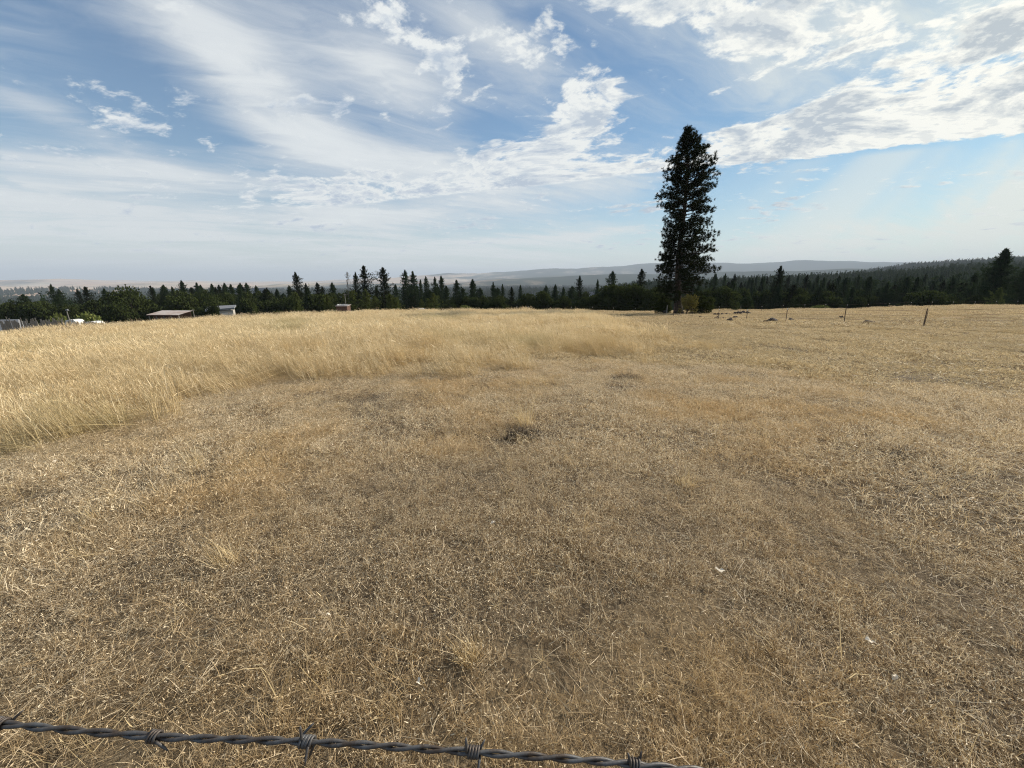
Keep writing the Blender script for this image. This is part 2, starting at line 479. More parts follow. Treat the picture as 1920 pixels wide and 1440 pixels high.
# ---------------------------------------------------------------- grass
def grass_material(name, cols, gloss=0.03):
    """cols: dark, mid, pale by blade; patches of tone by place"""
    m, t = new_mat(name)
    ti = attr(t, 'tint')
    P = geo(t)
    n1 = noise(t, P, 0.45, 5.0, 0.6); n2 = noise(t, P, 0.11, 4.0, 0.6); n3 = noise(t, P, 2.6, 3.0, 0.6)
    c = mixc(t, ti.ss(0.0, 0.5), cols[0], cols[1])
    c = mixc(t, ti.ss(0.45, 1.0), c, cols[2])
    c = mixc(t, n1.ss(0.46, 0.66) * 0.55, c, cols[3])
    c = mixc(t, n2.ss(0.52, 0.66) * 0.50, c, cols[4])
    c = mixc(t, n3.ss(0.55, 0.72) * 0.35, c, cols[5])
    out(t, leafy(t, c, 0.34, gloss)); return m

M_SHORT = grass_material("short_dry_grass", [(0.14, 0.092, 0.050), (0.54, 0.40, 0.222), (0.86, 0.75, 0.54),
                                             (0.58, 0.405, 0.185), (0.44, 0.37, 0.26), (0.22, 0.165, 0.105)])
M_FAR = grass_material("field_dry_grass", [(0.22, 0.155, 0.085), (0.56, 0.435, 0.245), (0.76, 0.64, 0.41),
                                           (0.56, 0.44, 0.24), (0.42, 0.34, 0.21), (0.24, 0.175, 0.10)])
M_TALL = grass_material("tall_dry_grass", [(0.20, 0.145, 0.080), (0.57, 0.43, 0.22), (0.82, 0.69, 0.44),
                                           (0.55, 0.40, 0.19), (0.43, 0.39, 0.21), (0.42, 0.30, 0.15)])

def blades(rng, base, d0, bend, h, w, tint, rows=(0, .4, .75, 1.0), prof=(1, .9, .6, .08), droop=None):
    """curved strips: one quad between successive rows"""
    n = len(base); k = len(rows)
    side = np.cross(d0, rng.normal(size=(n, 3))); side /= np.linalg.norm(side, axis=1)[:, None] + 1e-9
    V = np.zeros((n, k, 2, 3))
    for i, (tt, pf) in enumerate(zip(rows, prof)):
        p = base + h[:, None] * (d0 * tt + bend * tt * tt)
        V[:, i, 0] = p - side * (w * pf)[:, None] * .5
        V[:, i, 1] = p + side * (w * pf)[:, None] * .5
    b = (np.arange(n) * k * 2)[:, None]
    F = np.concatenate([b + np.array([[2 * i, 2 * i + 1, 2 * i + 3, 2 * i + 2]]) for i in range(k - 1)], 0)
    return V.reshape(-1, 3), F, np.tile(tint, k - 1), (base + h[:, None] * (d0 + bend))

def join(parts):
    Vs, Fs, Ts, o = [], [], [], 0
    for V, F, T in parts:
        Vs.append(V); Fs.append(F + o); Ts.append(T); o += len(V)
    return np.concatenate(Vs), np.concatenate(Fs), np.concatenate(Ts)

def disc(rng, n, R):
    r = R * np.sqrt(rng.random(n)); a = rng.random(n) * 6.2832
    return np.stack([r * np.cos(a), r * np.sin(a), np.zeros(n)], 1)

def unit(v): return v / (np.linalg.norm(v, axis=1)[:, None] + 1e-9)

def grass_patch(name, seed, R, n_up, n_flat, h, w, mat, heads=0.5, lean=(0, 0), clump=0.0, hs=0.012, hw=.28, spread=0.35, bendk=.35, tl=(0.05, .9)):
    rng = np.random.default_rng(seed)
    parts = []
    base = disc(rng, n_up, R)
    if clump > 0:                                             # some stalks rise together out of tufts
        k = max(3, n_up // 28); cc = disc(rng, k, R * .9); pick = rng.random(n_up) < clump
        base[pick] = cc[rng.integers(0, k, pick.sum())] + rng.normal(size=(pick.sum(), 3)) * [R * .05, R * .05, 0]
    base[:, 2] = -0.01
    d0 = rng.normal(size=(n_up, 3)) * spread; d0[:, 2] = 1; d0[:, 0] += lean[0]; d0[:, 1] += lean[1]; d0 = unit(d0)
    bend = rng.normal(size=(n_up, 3)) * bendk; bend[:, 2] = -np.abs(bend[:, 2]) * .8; bend[:, 0] += lean[0] * .6
    hh = h * (0.35 + 0.75 * rng.random(n_up)); tint = tl[0] + (tl[1] - tl[0]) * rng.beta(.65, .65, n_up)
    V, F, T, tips = blades(rng, base, d0, bend, hh, w * (0.6 + .8 * rng.random(n_up)), tint)
    parts.append((V, F, T))
    hp = rng.random(n_up) < heads
    if hp.sum():
        k = hp.sum(); dd = unit(d0[hp] + 2 * bend[hp] + rng.normal(size=(k, 3)) * .35)
        L = hs * (0.6 + .9 * rng.random(k))
        V, F, T, _ = blades(rng, tips[hp] - dd * L[:, None] * .4, dd, rng.normal(size=(k, 3)) * .25, L, L * hw,
                            0.72 + .28 * rng.random(k), (0, .35, .7, 1), (.35, 1, .7, .1))
        parts.append((V, F, T))
    if n_flat:
        base = disc(rng, n_flat, R); base[:, 2] = rng.random(n_flat) * h * .35
        d0 = rng.normal(size=(n_flat, 3)); d0[:, 2] = rng.normal(size=n_flat) * .12 + .08; d0 = unit(d0)
        bend = rng.normal(size=(n_flat, 3)) * .25; bend[:, 2] *= .3
        V, F, T, _ = blades(rng, base, d0, bend, h * (0.4 + 1.2 * rng.random(n_flat)), w * (0.5 + .7 * rng.random(n_flat)), rng.random(n_flat) * .95)
        parts.append((V, F, T))
    V, F, T = join(parts)
    return bpy.data.objects.new(name, mesh_np(name, V, F, [mat], T))

def proto_collection(name, objs):
    c = bpy.data.collections.new(name)
    for o in objs: c.objects.link(o)
    return c

def scatter(name, coll, P, rot, scl, idx, label):
    """one object whose geometry nodes put a patch on every point"""
    m = bpy.data.meshes.new(name); m.vertices.add(len(P)); m.vertices.foreach_set('co', np.asarray(P, np.float32).ravel())
    a = m.attributes.new('rot', 'FLOAT_VECTOR', 'POINT'); a.data.foreach_set('vector', np.asarray(rot, np.float32).ravel())
    a = m.attributes.new('scl', 'FLOAT_VECTOR', 'POINT'); a.data.foreach_set('vector', np.asarray(scl, np.float32).ravel())
    a = m.attributes.new('idx', 'INT', 'POINT'); a.data.foreach_set('value', np.asarray(idx, np.int32))
    o = link(name, m)
    t = bpy.data.node_groups.new(name, 'GeometryNodeTree')
    t.interface.new_socket('Geometry', in_out='INPUT', socket_type='NodeSocketGeometry')
    t.interface.new_socket('Geometry', in_out='OUTPUT', socket_type='NodeSocketGeometry')
    gi, go = t.nodes.new('NodeGroupInput'), t.nodes.new('NodeGroupOutput')
    ip = t.nodes.new('GeometryNodeInstanceOnPoints')
    ci = t.nodes.new('GeometryNodeCollectionInfo')
    ci.inputs['Collection'].default_value = coll; ci.inputs['Separate Children'].default_value = True; ci.inputs['Reset Children'].default_value = True
    def na(nm, ty):
        n = t.nodes.new('GeometryNodeInputNamedAttribute'); n.data_type = ty; n.inputs['Name'].default_value = nm; return n.outputs[0]
    t.links.new(gi.outputs[0], ip.inputs['Points']); t.links.new(ci.outputs[0], ip.inputs['Instance'])
    ip.inputs['Pick Instance'].default_value = True
    t.links.new(na('idx', 'INT'), ip.inputs['Instance Index'])
    e = t.nodes.new('FunctionNodeEulerToRotation'); t.links.new(na('rot', 'FLOAT_VECTOR'), e.inputs[0]); t.links.new(e.outputs[0], ip.inputs['Rotation'])
    t.links.new(na('scl', 'FLOAT_VECTOR'), ip.inputs['Scale'])
    t.links.new(ip.outputs[0], go.inputs[0])
    md = o.modifiers.new('scatter', 'NODES'); md.node_group = t
    return tag(o, label, kind='stuff')

def fan_points(rng, r0, r1, dens, amax=64.0):
    """jittered points at a given density in the fan the camera looks over"""
    s = 1.0 / math.sqrt(dens)
    W = r1 * math.sin(math.radians(min(amax, 90)))
    gx, gy = np.meshgrid(np.arange(-W, W, s), np.arange(-1.0, r1, s))
    X = gx.ravel() + (rng.random(gx.size) - .5) * s * 1.1; Y = gy.ravel() + (rng.random(gx.size) - .5) * s * 1.1
    r = np.hypot(X, Y); a = np.degrees(np.abs(np.arctan2(X, Y)))
    k = (r >= r0) & (r < r1) & ((a < amax) | (r < 2.5))
    return X[k], Y[k]

def slopes(X, Y, d=0.4):
    zx = (height(X + d, Y) - height(X - d, Y)) / (2 * d); zy = (height(X, Y + d) - height(X, Y - d)) / (2 * d)
    return zx, zy

def vnoise(X, Y, s, seed=0.0):
    return np.array([mnoise.fractal(Vector((x * s, y * s, seed)), 1.0, 2.0, 3) for x, y in zip(X, Y)])

TALL_X = [-60, -12, -7, -5.7, -1.8, 1.0, 3.3, 6.6, 7.0]
TALL_Y = [2.0, 3.4, 5.4, 8.2, 9.6, 10.8, 12.6, 15.0, 16.0]
def tallness(X, Y):
    """about 1 inside the stand of tall grass, 0 outside it"""
    front = Y - np.interp(X, TALL_X, TALL_Y)
    right = (7.0 + (Y - 15.0) * 0.12) - X
    w = vnoise(X, Y, 0.28, 3.0) * 4.4 + vnoise(X, Y, 1.1, 9.0) * 2.4
    return np.clip((np.minimum(front, right * 1.3) + w) / 2.2 + .3, 0, 1)

def put(name, protos, X, Y, label, rng, smin=.8, smax=1.2, hz=None, yaw=math.pi):
    coll = proto_collection(name + "_patches", protos)
    zx, zy = slopes(X, Y)
    rz = (rng.random(len(X)) * 2 - 1) * yaw
    # tilt with the slope: rotation about X and Y after the yaw is close enough for gentle ground
    rot = np.stack([zy * np.cos(rz) - zx * np.sin(rz) * -1 * 0 , -zx, rz], 1)
    rot = np.stack([zy, -zx, rz], 1)
    s = smin + (smax - smin) * rng.random(len(X))
    scl = np.stack([s, s, s * (hz if hz is not None else 1.0)], 1)
    return scatter(name, coll, np.stack([X, Y, height(X, Y)], 1), rot, scl, rng.integers(0, len(protos), len(X)), label)

rg = np.random.default_rng(21)
pA = [grass_patch("near_patch", 100 + i, .30, 900, 170, .085, .0016, M_SHORT, .70, clump=.5, hs=.0090, spread=.30, bendk=.34, tl=(0, .82)) for i in range(6)]
pA += [grass_patch("near_patch_sparse", 120 + i, .30, 280, 300, .07, .0016, M_SHORT, .4, clump=.6, hs=.009, spread=.55, bendk=.5, tl=(0, .6)) for i in range(3)]
X, Y = fan_points(rg, 0.2, 4.2, 17.0, 75)
k = vnoise(X, Y, 1.7, 31.0) > -.30 - .2 * rg.random(len(X)); X, Y = X[k], Y[k]
hv = 0.75 + 0.6 * np.clip(vnoise(X, Y, 1.3, 5.0) + .35, 0, 1.2)
put("near_grass", pA, X, Y, "short dry tangled grass in front of the camera", rg, .85, 1.25, hv)
pB = [grass_patch("mid_patch", 140 + i, .50, 1050, 300, .105, .0032, M_SHORT, .55, clump=.5, hs=.017, spread=.36, bendk=.35, tl=(.12, 1)) for i in range(6)]
pB += [grass_patch("mid_patch_sparse", 160 + i, .50, 330, 420, .08, .0036, M_SHORT, .3, clump=.5, hs=.017, spread=.6, tl=(0, .6)) for i in range(2)]
X, Y = fan_points(rg, 3.9, 12.0, 5.6, 66)
k = vnoise(X, Y, 1.0, 31.0) > -.33 - .2 * rg.random(len(X)); X, Y = X[k], Y[k]
hv = 0.75 + 0.7 * np.clip(vnoise(X, Y, .8, 6.0) + .35, 0, 1.2)
put("middle_grass", pB, X, Y, "short straw-coloured grass across the middle of the field", rg, .85, 1.25, hv)
pC = [grass_patch("far_patch", 180 + i, 1.0, 1000, 300, .13, .011, M_FAR, .3, clump=.4, hs=.04, spread=.45, lean=(-.1, 0)) for i in range(5)]
X, Y = fan_points(rg, 11.5, 34.0, 1.25, 64)
hv = 0.6 + 0.8 * np.clip(vnoise(X, Y, .45, 7.0) + .3, 0, 1.3)
put("field_grass", pC, X, Y, "golden short grass of the far field", rg, .85, 1.25, hv)
pD = [grass_patch("edge_patch", 200 + i, 2.0, 1300, 250, .16, .028, M_FAR, .2, clump=.3, hs=.07, spread=.4, lean=(-.1, 0)) for i in range(4)]
X, Y = fan_points(rg, 33.0, 100.0, .30, 62)
hv = 0.4 + 0.9 * np.clip(vnoise(X, Y, .2, 8.0) + .3, 0, 1.3)
put("field_edge_grass", pD, X, Y, "golden short grass on the brow of the field", rg, .85, 1.25, hv)

# the tall stand on the left, blown over towards the left
pT = [grass_patch("tall_patch", 220 + i, .42, 150, 40, .66, .0048, M_TALL, .60, lean=(-.22, -.02), clump=.6, hs=.085, hw=.07, spread=.15, bendk=.12, tl=(.15, .85)) for i in range(6)]
X, Y = fan_points(rg, 3.5, 19.0, 7.0, 66)
tn = tallness(X, Y); k = (tn > rg.random(len(X)) * .9 + .04) & (vnoise(X, Y, 1.4, 17.0) > -.25)
X, Y, tn = X[k], Y[k], tn[k]
put("tall_grass", pT, X, Y, "tall straw-coloured grass leaning left on the left side of the field", rg, .85, 1.2, (.40 + .74 * tn) * (.92 + .55 * vnoise(X, Y, .6, 2.0)), .7)
pU = [grass_patch("tall_far_patch", 240 + i, .9, 420, 40, .66, .0085, M_TALL, .7, lean=(-.22, -.02), clump=.35, hs=.13, hw=.09, spread=.15, bendk=.12, tl=(.15, .85)) for i in range(5)]
X, Y = fan_points(rg, 18.5, 84.0, 1.0, 64)
tn = tallness(X, Y) * (Y < 62); k = (tn > rg.random(len(X)) * .9 + .04) & (rg.random(len(X)) < np.clip(1.5 - np.hypot(X, Y) / 75, .25, 1))
X, Y, tn = X[k], Y[k], tn[k]
put("far_tall_grass", pU, X, Y, "tall pale grass along the left brow of the field", rg, .85, 1.2, (.44 + .70 * tn) * (.95 + .5 * vnoise(X, Y, .30, 4.0)), .7)
# loose taller stalks through the short grass
pS = [grass_patch("stalk_patch", 260 + i, .22, 16, 3, .30, .0026, M_TALL, .7, lean=(-.15, 0), clump=.8, hs=.035, hw=.11, spread=.28, bendk=.2, tl=(.35, .9)) for i in range(6)]
X, Y = fan_points(rg, 1.2, 24.0, 3.6, 66)
k = vnoise(X, Y, .35, 12.0) + .30 + .12 * (X < 0) > rg.random(len(X)) * .9
put("loose_stalks", pS, X[k], Y[k], "taller loose stalks standing out of the short grass", rg, .6, 1.15, None)

# dark seeding weeds standing along the left brow, against the trees
pW = [grass_patch("weed_patch", 280 + i, .8, 26, 4, .95, .010, None, .95, lean=(-.2, 0), clump=.5, hs=.17, hw=.16, spread=.16, bendk=.12, tl=(.1, .6)) for i in range(4)]
M_WEED = grass_material("brown_weeds", [(0.07, 0.05, 0.035), (0.20, 0.15, 0.10), (0.42, 0.33, 0.22), (0.16, 0.11, 0.07), (0.2, 0.16, 0.11), (0.1, 0.075, 0.05)])
for o in pW: o.data.materials.clear(); o.data.materials.append(M_WEED)
X, Y = fan_points(rg, 40.0, 82.0, .35, 62)
a = np.degrees(np.arctan2(X, Y)); r = np.hypot(X, Y)
k = (((a < -27) & (r > 48)) | ((a < 12) & (a > -27) & (Y > 50) & (Y < 60) & (rg.random(len(X)) < .35))) & (rg.random(len(X)) < .8)
put("brow_weeds", pW, X[k], Y[k], "brown seeding weeds standing above the left brow of the field", rg, .75, 1.2, None, .8)
# ---------------------------------------------------------------- trees
def foliage_material(name, a, b, c3=None, trans=.25):
    m, t = new_mat(name)
    ti = attr(t, 'tint')
    oi = t.nodes.new('ShaderNodeObjectInfo'); rnd = N(t, oi.outputs['Random'])
    c = mixc(t, ti, a, b)
    c = mixc(t, rnd * 0.45, c, c3 or tuple(x * .6 for x in b))
    out(t, leafy(t, c, trans, 0.0)); return m

def bark_material(name, col):
    m, t = new_mat(name)
    v = t.nodes.new('ShaderNodeTexCoord').outputs['Object']
    mp = t.nodes.new('ShaderNodeMapping'); t.links.new(v, mp.inputs[0]); mp.inputs['Scale'].default_value = (1, 1, .25)
    n1 = noise(t, mp.outputs[0], 7.0, 6.0, 0.7)
    c = mixc(t, n1.ss(.35, .65), tuple(x * .35 for x in col), col)
    b = t.nodes.new('ShaderNodeBsdfPrincipled'); t.links.new(c, b.inputs['Base Color']); b.inputs['Roughness'].default_value = .95
    bn = t.nodes.new('ShaderNodeBump'); bn.inputs['Strength'].default_value = 1.0; bn.inputs['Distance'].default_value = .05
    t.links.new(n1.s, bn.inputs['Height']); t.links.new(bn.outputs[0], b.inputs['Normal'])
    out(t, b.outputs[0]); return m

M_PINE = foliage_material("pine_needles", (0.009, 0.014, 0.007), (0.024, 0.031, 0.013))
M_FIR = foliage_material("fir_needles", (0.017, 0.031, 0.016), (0.050, 0.072, 0.033))
M_OAK = foliage_material("oak_leaves", (0.019, 0.030, 0.011), (0.066, 0.082, 0.027))
M_YOUNG = foliage_material("young_needles", (0.045, 0.065, 0.020), (0.115, 0.135, 0.045))
M_YELLOW = foliage_material("yellowing_leaves", (0.07, 0.07, 0.022), (0.19, 0.155, 0.05), (.13, .13, .045))
M_BRIGHT = foliage_material("bright_leaves", (0.10, 0.13, 0.035), (0.24, 0.26, 0.09))
M_DEAD = foliage_material("dead_twigs", (0.12, 0.11, 0.09), (0.22, 0.20, 0.17))
M_BARK = bark_material("bark", (0.050, 0.038, 0.029))
M_BARKG = bark_material("grey_bark", (0.24, 0.22, 0.19))

def needle_tris(rng, cent, outv, per, L, w, up=.25, rnd=.75):
    """per thin triangles fanning out of every tuft centre"""
    n = len(cent); c = np.repeat(cent, per, 0); o = np.repeat(outv, per, 0)
    d = unit(o + rng.normal(size=c.shape) * rnd + [0, 0, up])
    s = unit(np.cross(d, rng.normal(size=c.shape)))
    l = (L * (.6 + .7 * rng.random(len(c))))[:, None]; ww = (w * (.7 + .6 * rng.random(len(c))))[:, None]
    c = c + rng.normal(size=c.shape) * (L * .22)
    V = np.stack([c - s * ww * .5, c + s * ww * .5, c + d * l], 1).reshape(-1, 3)
    F = np.arange(len(V)).reshape(-1, 3)
    T = np.clip(np.repeat(rng.random(n), per) * .7 + rng.random(len(c)) * .3, 0, 1)
    return V, F, T

def trunk_mesh(name, h, r0, mat, seed, bend=.15, top=.04, limbs=None):
    rr = random.Random(seed); b = MB(); k = 9; pts, rad = [], []
    ph = rr.random() * 6
    for i in range(k + 1):
        t = i / k
        pts.append((bend * math.sin(t * 3 + ph) - bend * math.sin(ph), bend * math.cos(t * 2.3 + ph) - bend * math.cos(ph), h * t - .3 * (i == 0)))
        rad.append((r0 * (1 - t) + top * t) * (1.45 if i == 0 else 1.0))
    b.tube(pts, rad, 8)
    for (p0, p1, r) in (limbs or []): b.tube([p0, (np.array(p0) + np.array(p1)) * .5 + [0, 0, .12], p1], [r, r * .65, r * .25], 5)
    return b.mesh(name, [mat], smooth=True)

def conifer_parts(seed, h=20.0, R=3.2, z0=.12, nb=150, per=5, L=.75, w=.24, ragged=.3, mat=None, shape=1.0, tufts=7, dead=False, droop=.15, bark=None):
    rng = np.random.default_rng(seed); cent, outv, limbs = [], [], []
    side_gap = rng.random(4) * 6.28
    wl = .55 + .75 * rng.random(32)                             # every whorl has a length of its own
    lop = rng.random() * 6.28
    for i in range(nb):
        t = (i + rng.random()) / nb; t = t ** .92
        wh = 30; t = min(.995, (math.floor(t * wh) + .5 + .32 * rng.normal()) / wh) if t < .93 else t; t = max(.003, t)
        z = h * (z0 + (1 - z0) * t); a = i * 2.4 + rng.random() * .9
        prof = (1 - math.exp(-(1 - t) * 3.6 / shape)) * (.7 + .3 * min(1, (t + .02) / .15))
        lump = 1 + (1 - t) ** .5 * ragged * math.sin(3 * a + side_gap[0] + t * 9) * .5 + ragged * (rng.random() - .5) * 1.5
        ln = max(.08, R * prof * lump * (.72 + .4 * rng.random()) * wl[int(t * 30)] * (1 + .22 * math.cos(a - lop)))
        d = np.array([math.cos(a), math.sin(a), 0.0]); rise = (.30 * t - droop) + rng.normal() * .06
        for k in range(tufts):
            s = (k + .6 + rng.random() * .6) / tufts
            if dead and rng.random() < .55: continue
            p = d * ln * s; p[2] = z + rise * ln * s * (1 if t > .3 else s) + ln * .05 * s * s
            p = p + rng.normal(size=3) * [ln * .09, ln * .09, .16]
            cent.append(p); outv.append(d * .8)
        if i % 3 == 0: limbs.append(((0, 0, z), tuple(d * ln * .75 + [0, 0, z + rise * ln * .7]), max(.02, .008 * ln + .03 * (1 - t))))
    for k in range(16):                                         # the leader
        cent.append(np.array([rng.normal() * .05, rng.normal() * .05, h * (.95 + .048 * k / 15)])); outv.append(np.array([0, 0, .8]) + rng.normal(size=3) * .25)
    cent, outv = np.array(cent), np.array(outv)
    V, F, T = needle_tris(rng, cent, outv, per, L, w, up=.12)
    return (trunk_mesh("trunk", h * .985, .012 * h + .05, bark or M_BARK, seed, .12, .03, limbs), mesh_np("crown", V, F, [mat or M_FIR], T))

def oak_parts(seed, h=11.0, W=12.0, n=2600, per=2, L=.42, w=.36, mat=None, zb=.10, lobes=11, flat=.75, gaps=0.0, bark=None):
    """a broad crown of leaf clumps gathered in uneven lobes on spreading limbs"""
    rng = np.random.default_rng(seed); R = W / 2; limbs = []; cs = []
    for i in range(lobes):
        a = i * 2.4 + rng.random(); rr = R * (.25 + .5 * rng.random()) * (0 if i == 0 else 1)
        top = h * (zb + (1 - zb) * (.30 + .52 * rng.random() * (1 - .35 * rr / R))) if i else h * .74
        cs.append((rr * math.cos(a), rr * math.sin(a), top, R * (.30 + .20 * rng.random())))
        limbs.append(((0, 0, h * .16 + .06 * h * rng.random()), (cs[-1][0] * .9, cs[-1][1] * .9, top), .045 * R * (.6 + .5 * rng.random())))
    cs = np.array(cs); k = rng.integers(0, lobes, n)
    d = unit(rng.normal(size=(n, 3))); rad = rng.random(n) ** (1 / 2.6)
    P = cs[k, :3] + d * (cs[k, 3] * rad)[:, None] * [1, 1, flat]
    P[:, 2] = np.clip(P[:, 2], h * zb * rng.random(n) , h)
    sk = int(n * .35)                                           # low skirts of leaves
    a = rng.random(sk) * 6.2832; r2 = R * np.sqrt(rng.random(sk)) * .92
    sk_p = np.stack([r2 * np.cos(a), r2 * np.sin(a), h * (zb + (.45) * rng.random(sk)) * (1.05 - .5 * (r2 / R) ** 2)], 1)
    P = np.concatenate([P, sk_p]); d = np.concatenate([d, unit(rng.normal(size=(sk, 3)))])
    if gaps:
        q = P * 1.1; m = (np.sin(q[:, 0] * 1.7 + seed) * np.sin(q[:, 1] * 1.9) * np.sin(q[:, 2] * 2.3 + 1)) > -gaps * .12
        P, d = P[m], d[m]
    V, F, T = needle_tris(rng, P, d * .5, per, L * 1.3, w * 1.5, up=.1, rnd=1.0)
    T = np.clip(T * .6 + .4 * np.repeat((np.sin(P[:, 0] * 1.3) * np.sin(P[:, 1] * 1.5 + 1) * .5 + .5), per), 0, 1)
    return (trunk_mesh("trunk", h * .55, .045 * h * .55 + .08, bark or M_BARK, seed, .15, .12, limbs), mesh_np("crown", V, F, [mat or M_OAK], T))

PROTO = {
    'fir': [conifer_parts(300 + i, 20, 5.0 + .5 * (i % 3), .04, 250, 5, .50, .19, .35, M_FIR, 1.05 + .12 * (i % 2), 9) for i in range(5)],
    'pine': [conifer_parts(320 + i, 20, 4.9, .08, 180, 7, .52, .17, .6, M_PINE, .95, 8, droop=-.05) for i in range(5)],
    'broadfir': [conifer_parts(345, 20, 9.0, .03, 330, 6, .62, .24, .7, M_FIR, 2.3, 10, droop=-.02)],
    'dead': [conifer_parts(340, 20, 2.6, .2, 120, 3, .55, .10, .6, M_DEAD, .8, 6, dead=True, bark=M_BARKG)],
    'young': [conifer_parts(350 + i, 8, 2.1, .04, 90, 6, .50, .17, .45, M_YOUNG, .72, 5, droop=-.12) for i in range(4)],
    'oak': [oak_parts(360 + i, 11, 12) for i in range(5)],
    'openoak': [oak_parts(370, 14, 15, 2600, 2, .42, .32, zb=.12, lobes=15, gaps=1.0)],
    'bright': [oak_parts(375 + i, 5, 7, 900, 2, .35, .3, M_BRIGHT, .15, 8) for i in range(2)],
    'yellow': [oak_parts(378, 6, 6, 1500, 2, .20, .14, M_YELLOW, .22, 9, gaps=.6)],
}
PH = {'fir': (20, 8.2), 'pine': (20, 7.8), 'broadfir': (20, 15.5), 'dead': (20, 5.0), 'young': (8, 4.4), 'oak': (11, 12.5), 'openoak': (14, 16), 'bright': (5, 7), 'yellow': (6, 6)}
NAME = {'broadfir': ('fir_tree', 'fir tree'), 'fir': ('fir_tree', 'fir tree'), 'pine': ('pine_tree', 'pine tree'), 'dead': ('dead_tree', 'dead tree'), 'young': ('young_pine', 'young pine'),
        'oak': ('oak_tree', 'oak tree'), 'openoak': ('oak_tree', 'oak tree'), 'bright': ('leafy_shrub', 'shrub'), 'yellow': ('yellowing_tree', 'small tree')}
TR = random.Random(5)
def add_tree(kind, X, Y, h, wd, label, group, sink=.3, v=None):
    tm, cm = PROTO[kind][v if v is not None else TR.randrange(len(PROTO[kind]))]
    ph, pw = PH[kind]
    root = empty(NAME[kind][0], (X, Y, gz(X, Y) - sink), TR.random() * 6.28, (wd / pw, wd / pw, h / ph))
    root.rotation_euler.x, root.rotation_euler.y = TR.gauss(0, .02), TR.gauss(0, .02)
    link("trunk", tm, root); link("crown", cm, root)
    return tag(root, label, NAME[kind][1], group)

def tree_px(kind, x, ytop, wpx, Y, label, group, v=None):
    """a tree standing Y metres ahead whose top shows at (x, ytop)"""
    p = at_Y(x, ytop, Y); z = gz(p[0], Y)
    depth = Y * math.cos(PITCH) - p[2] * math.sin(PITCH)
    wd = wpx / FPX * depth / math.hypot(1, 0) 
    return add_tree(kind, p[0], Y, max(2.0, (p[2] - z + .3) * (.965 if kind in ('fir', 'pine', 'dead') else .98)), wd, label, group, v=v)

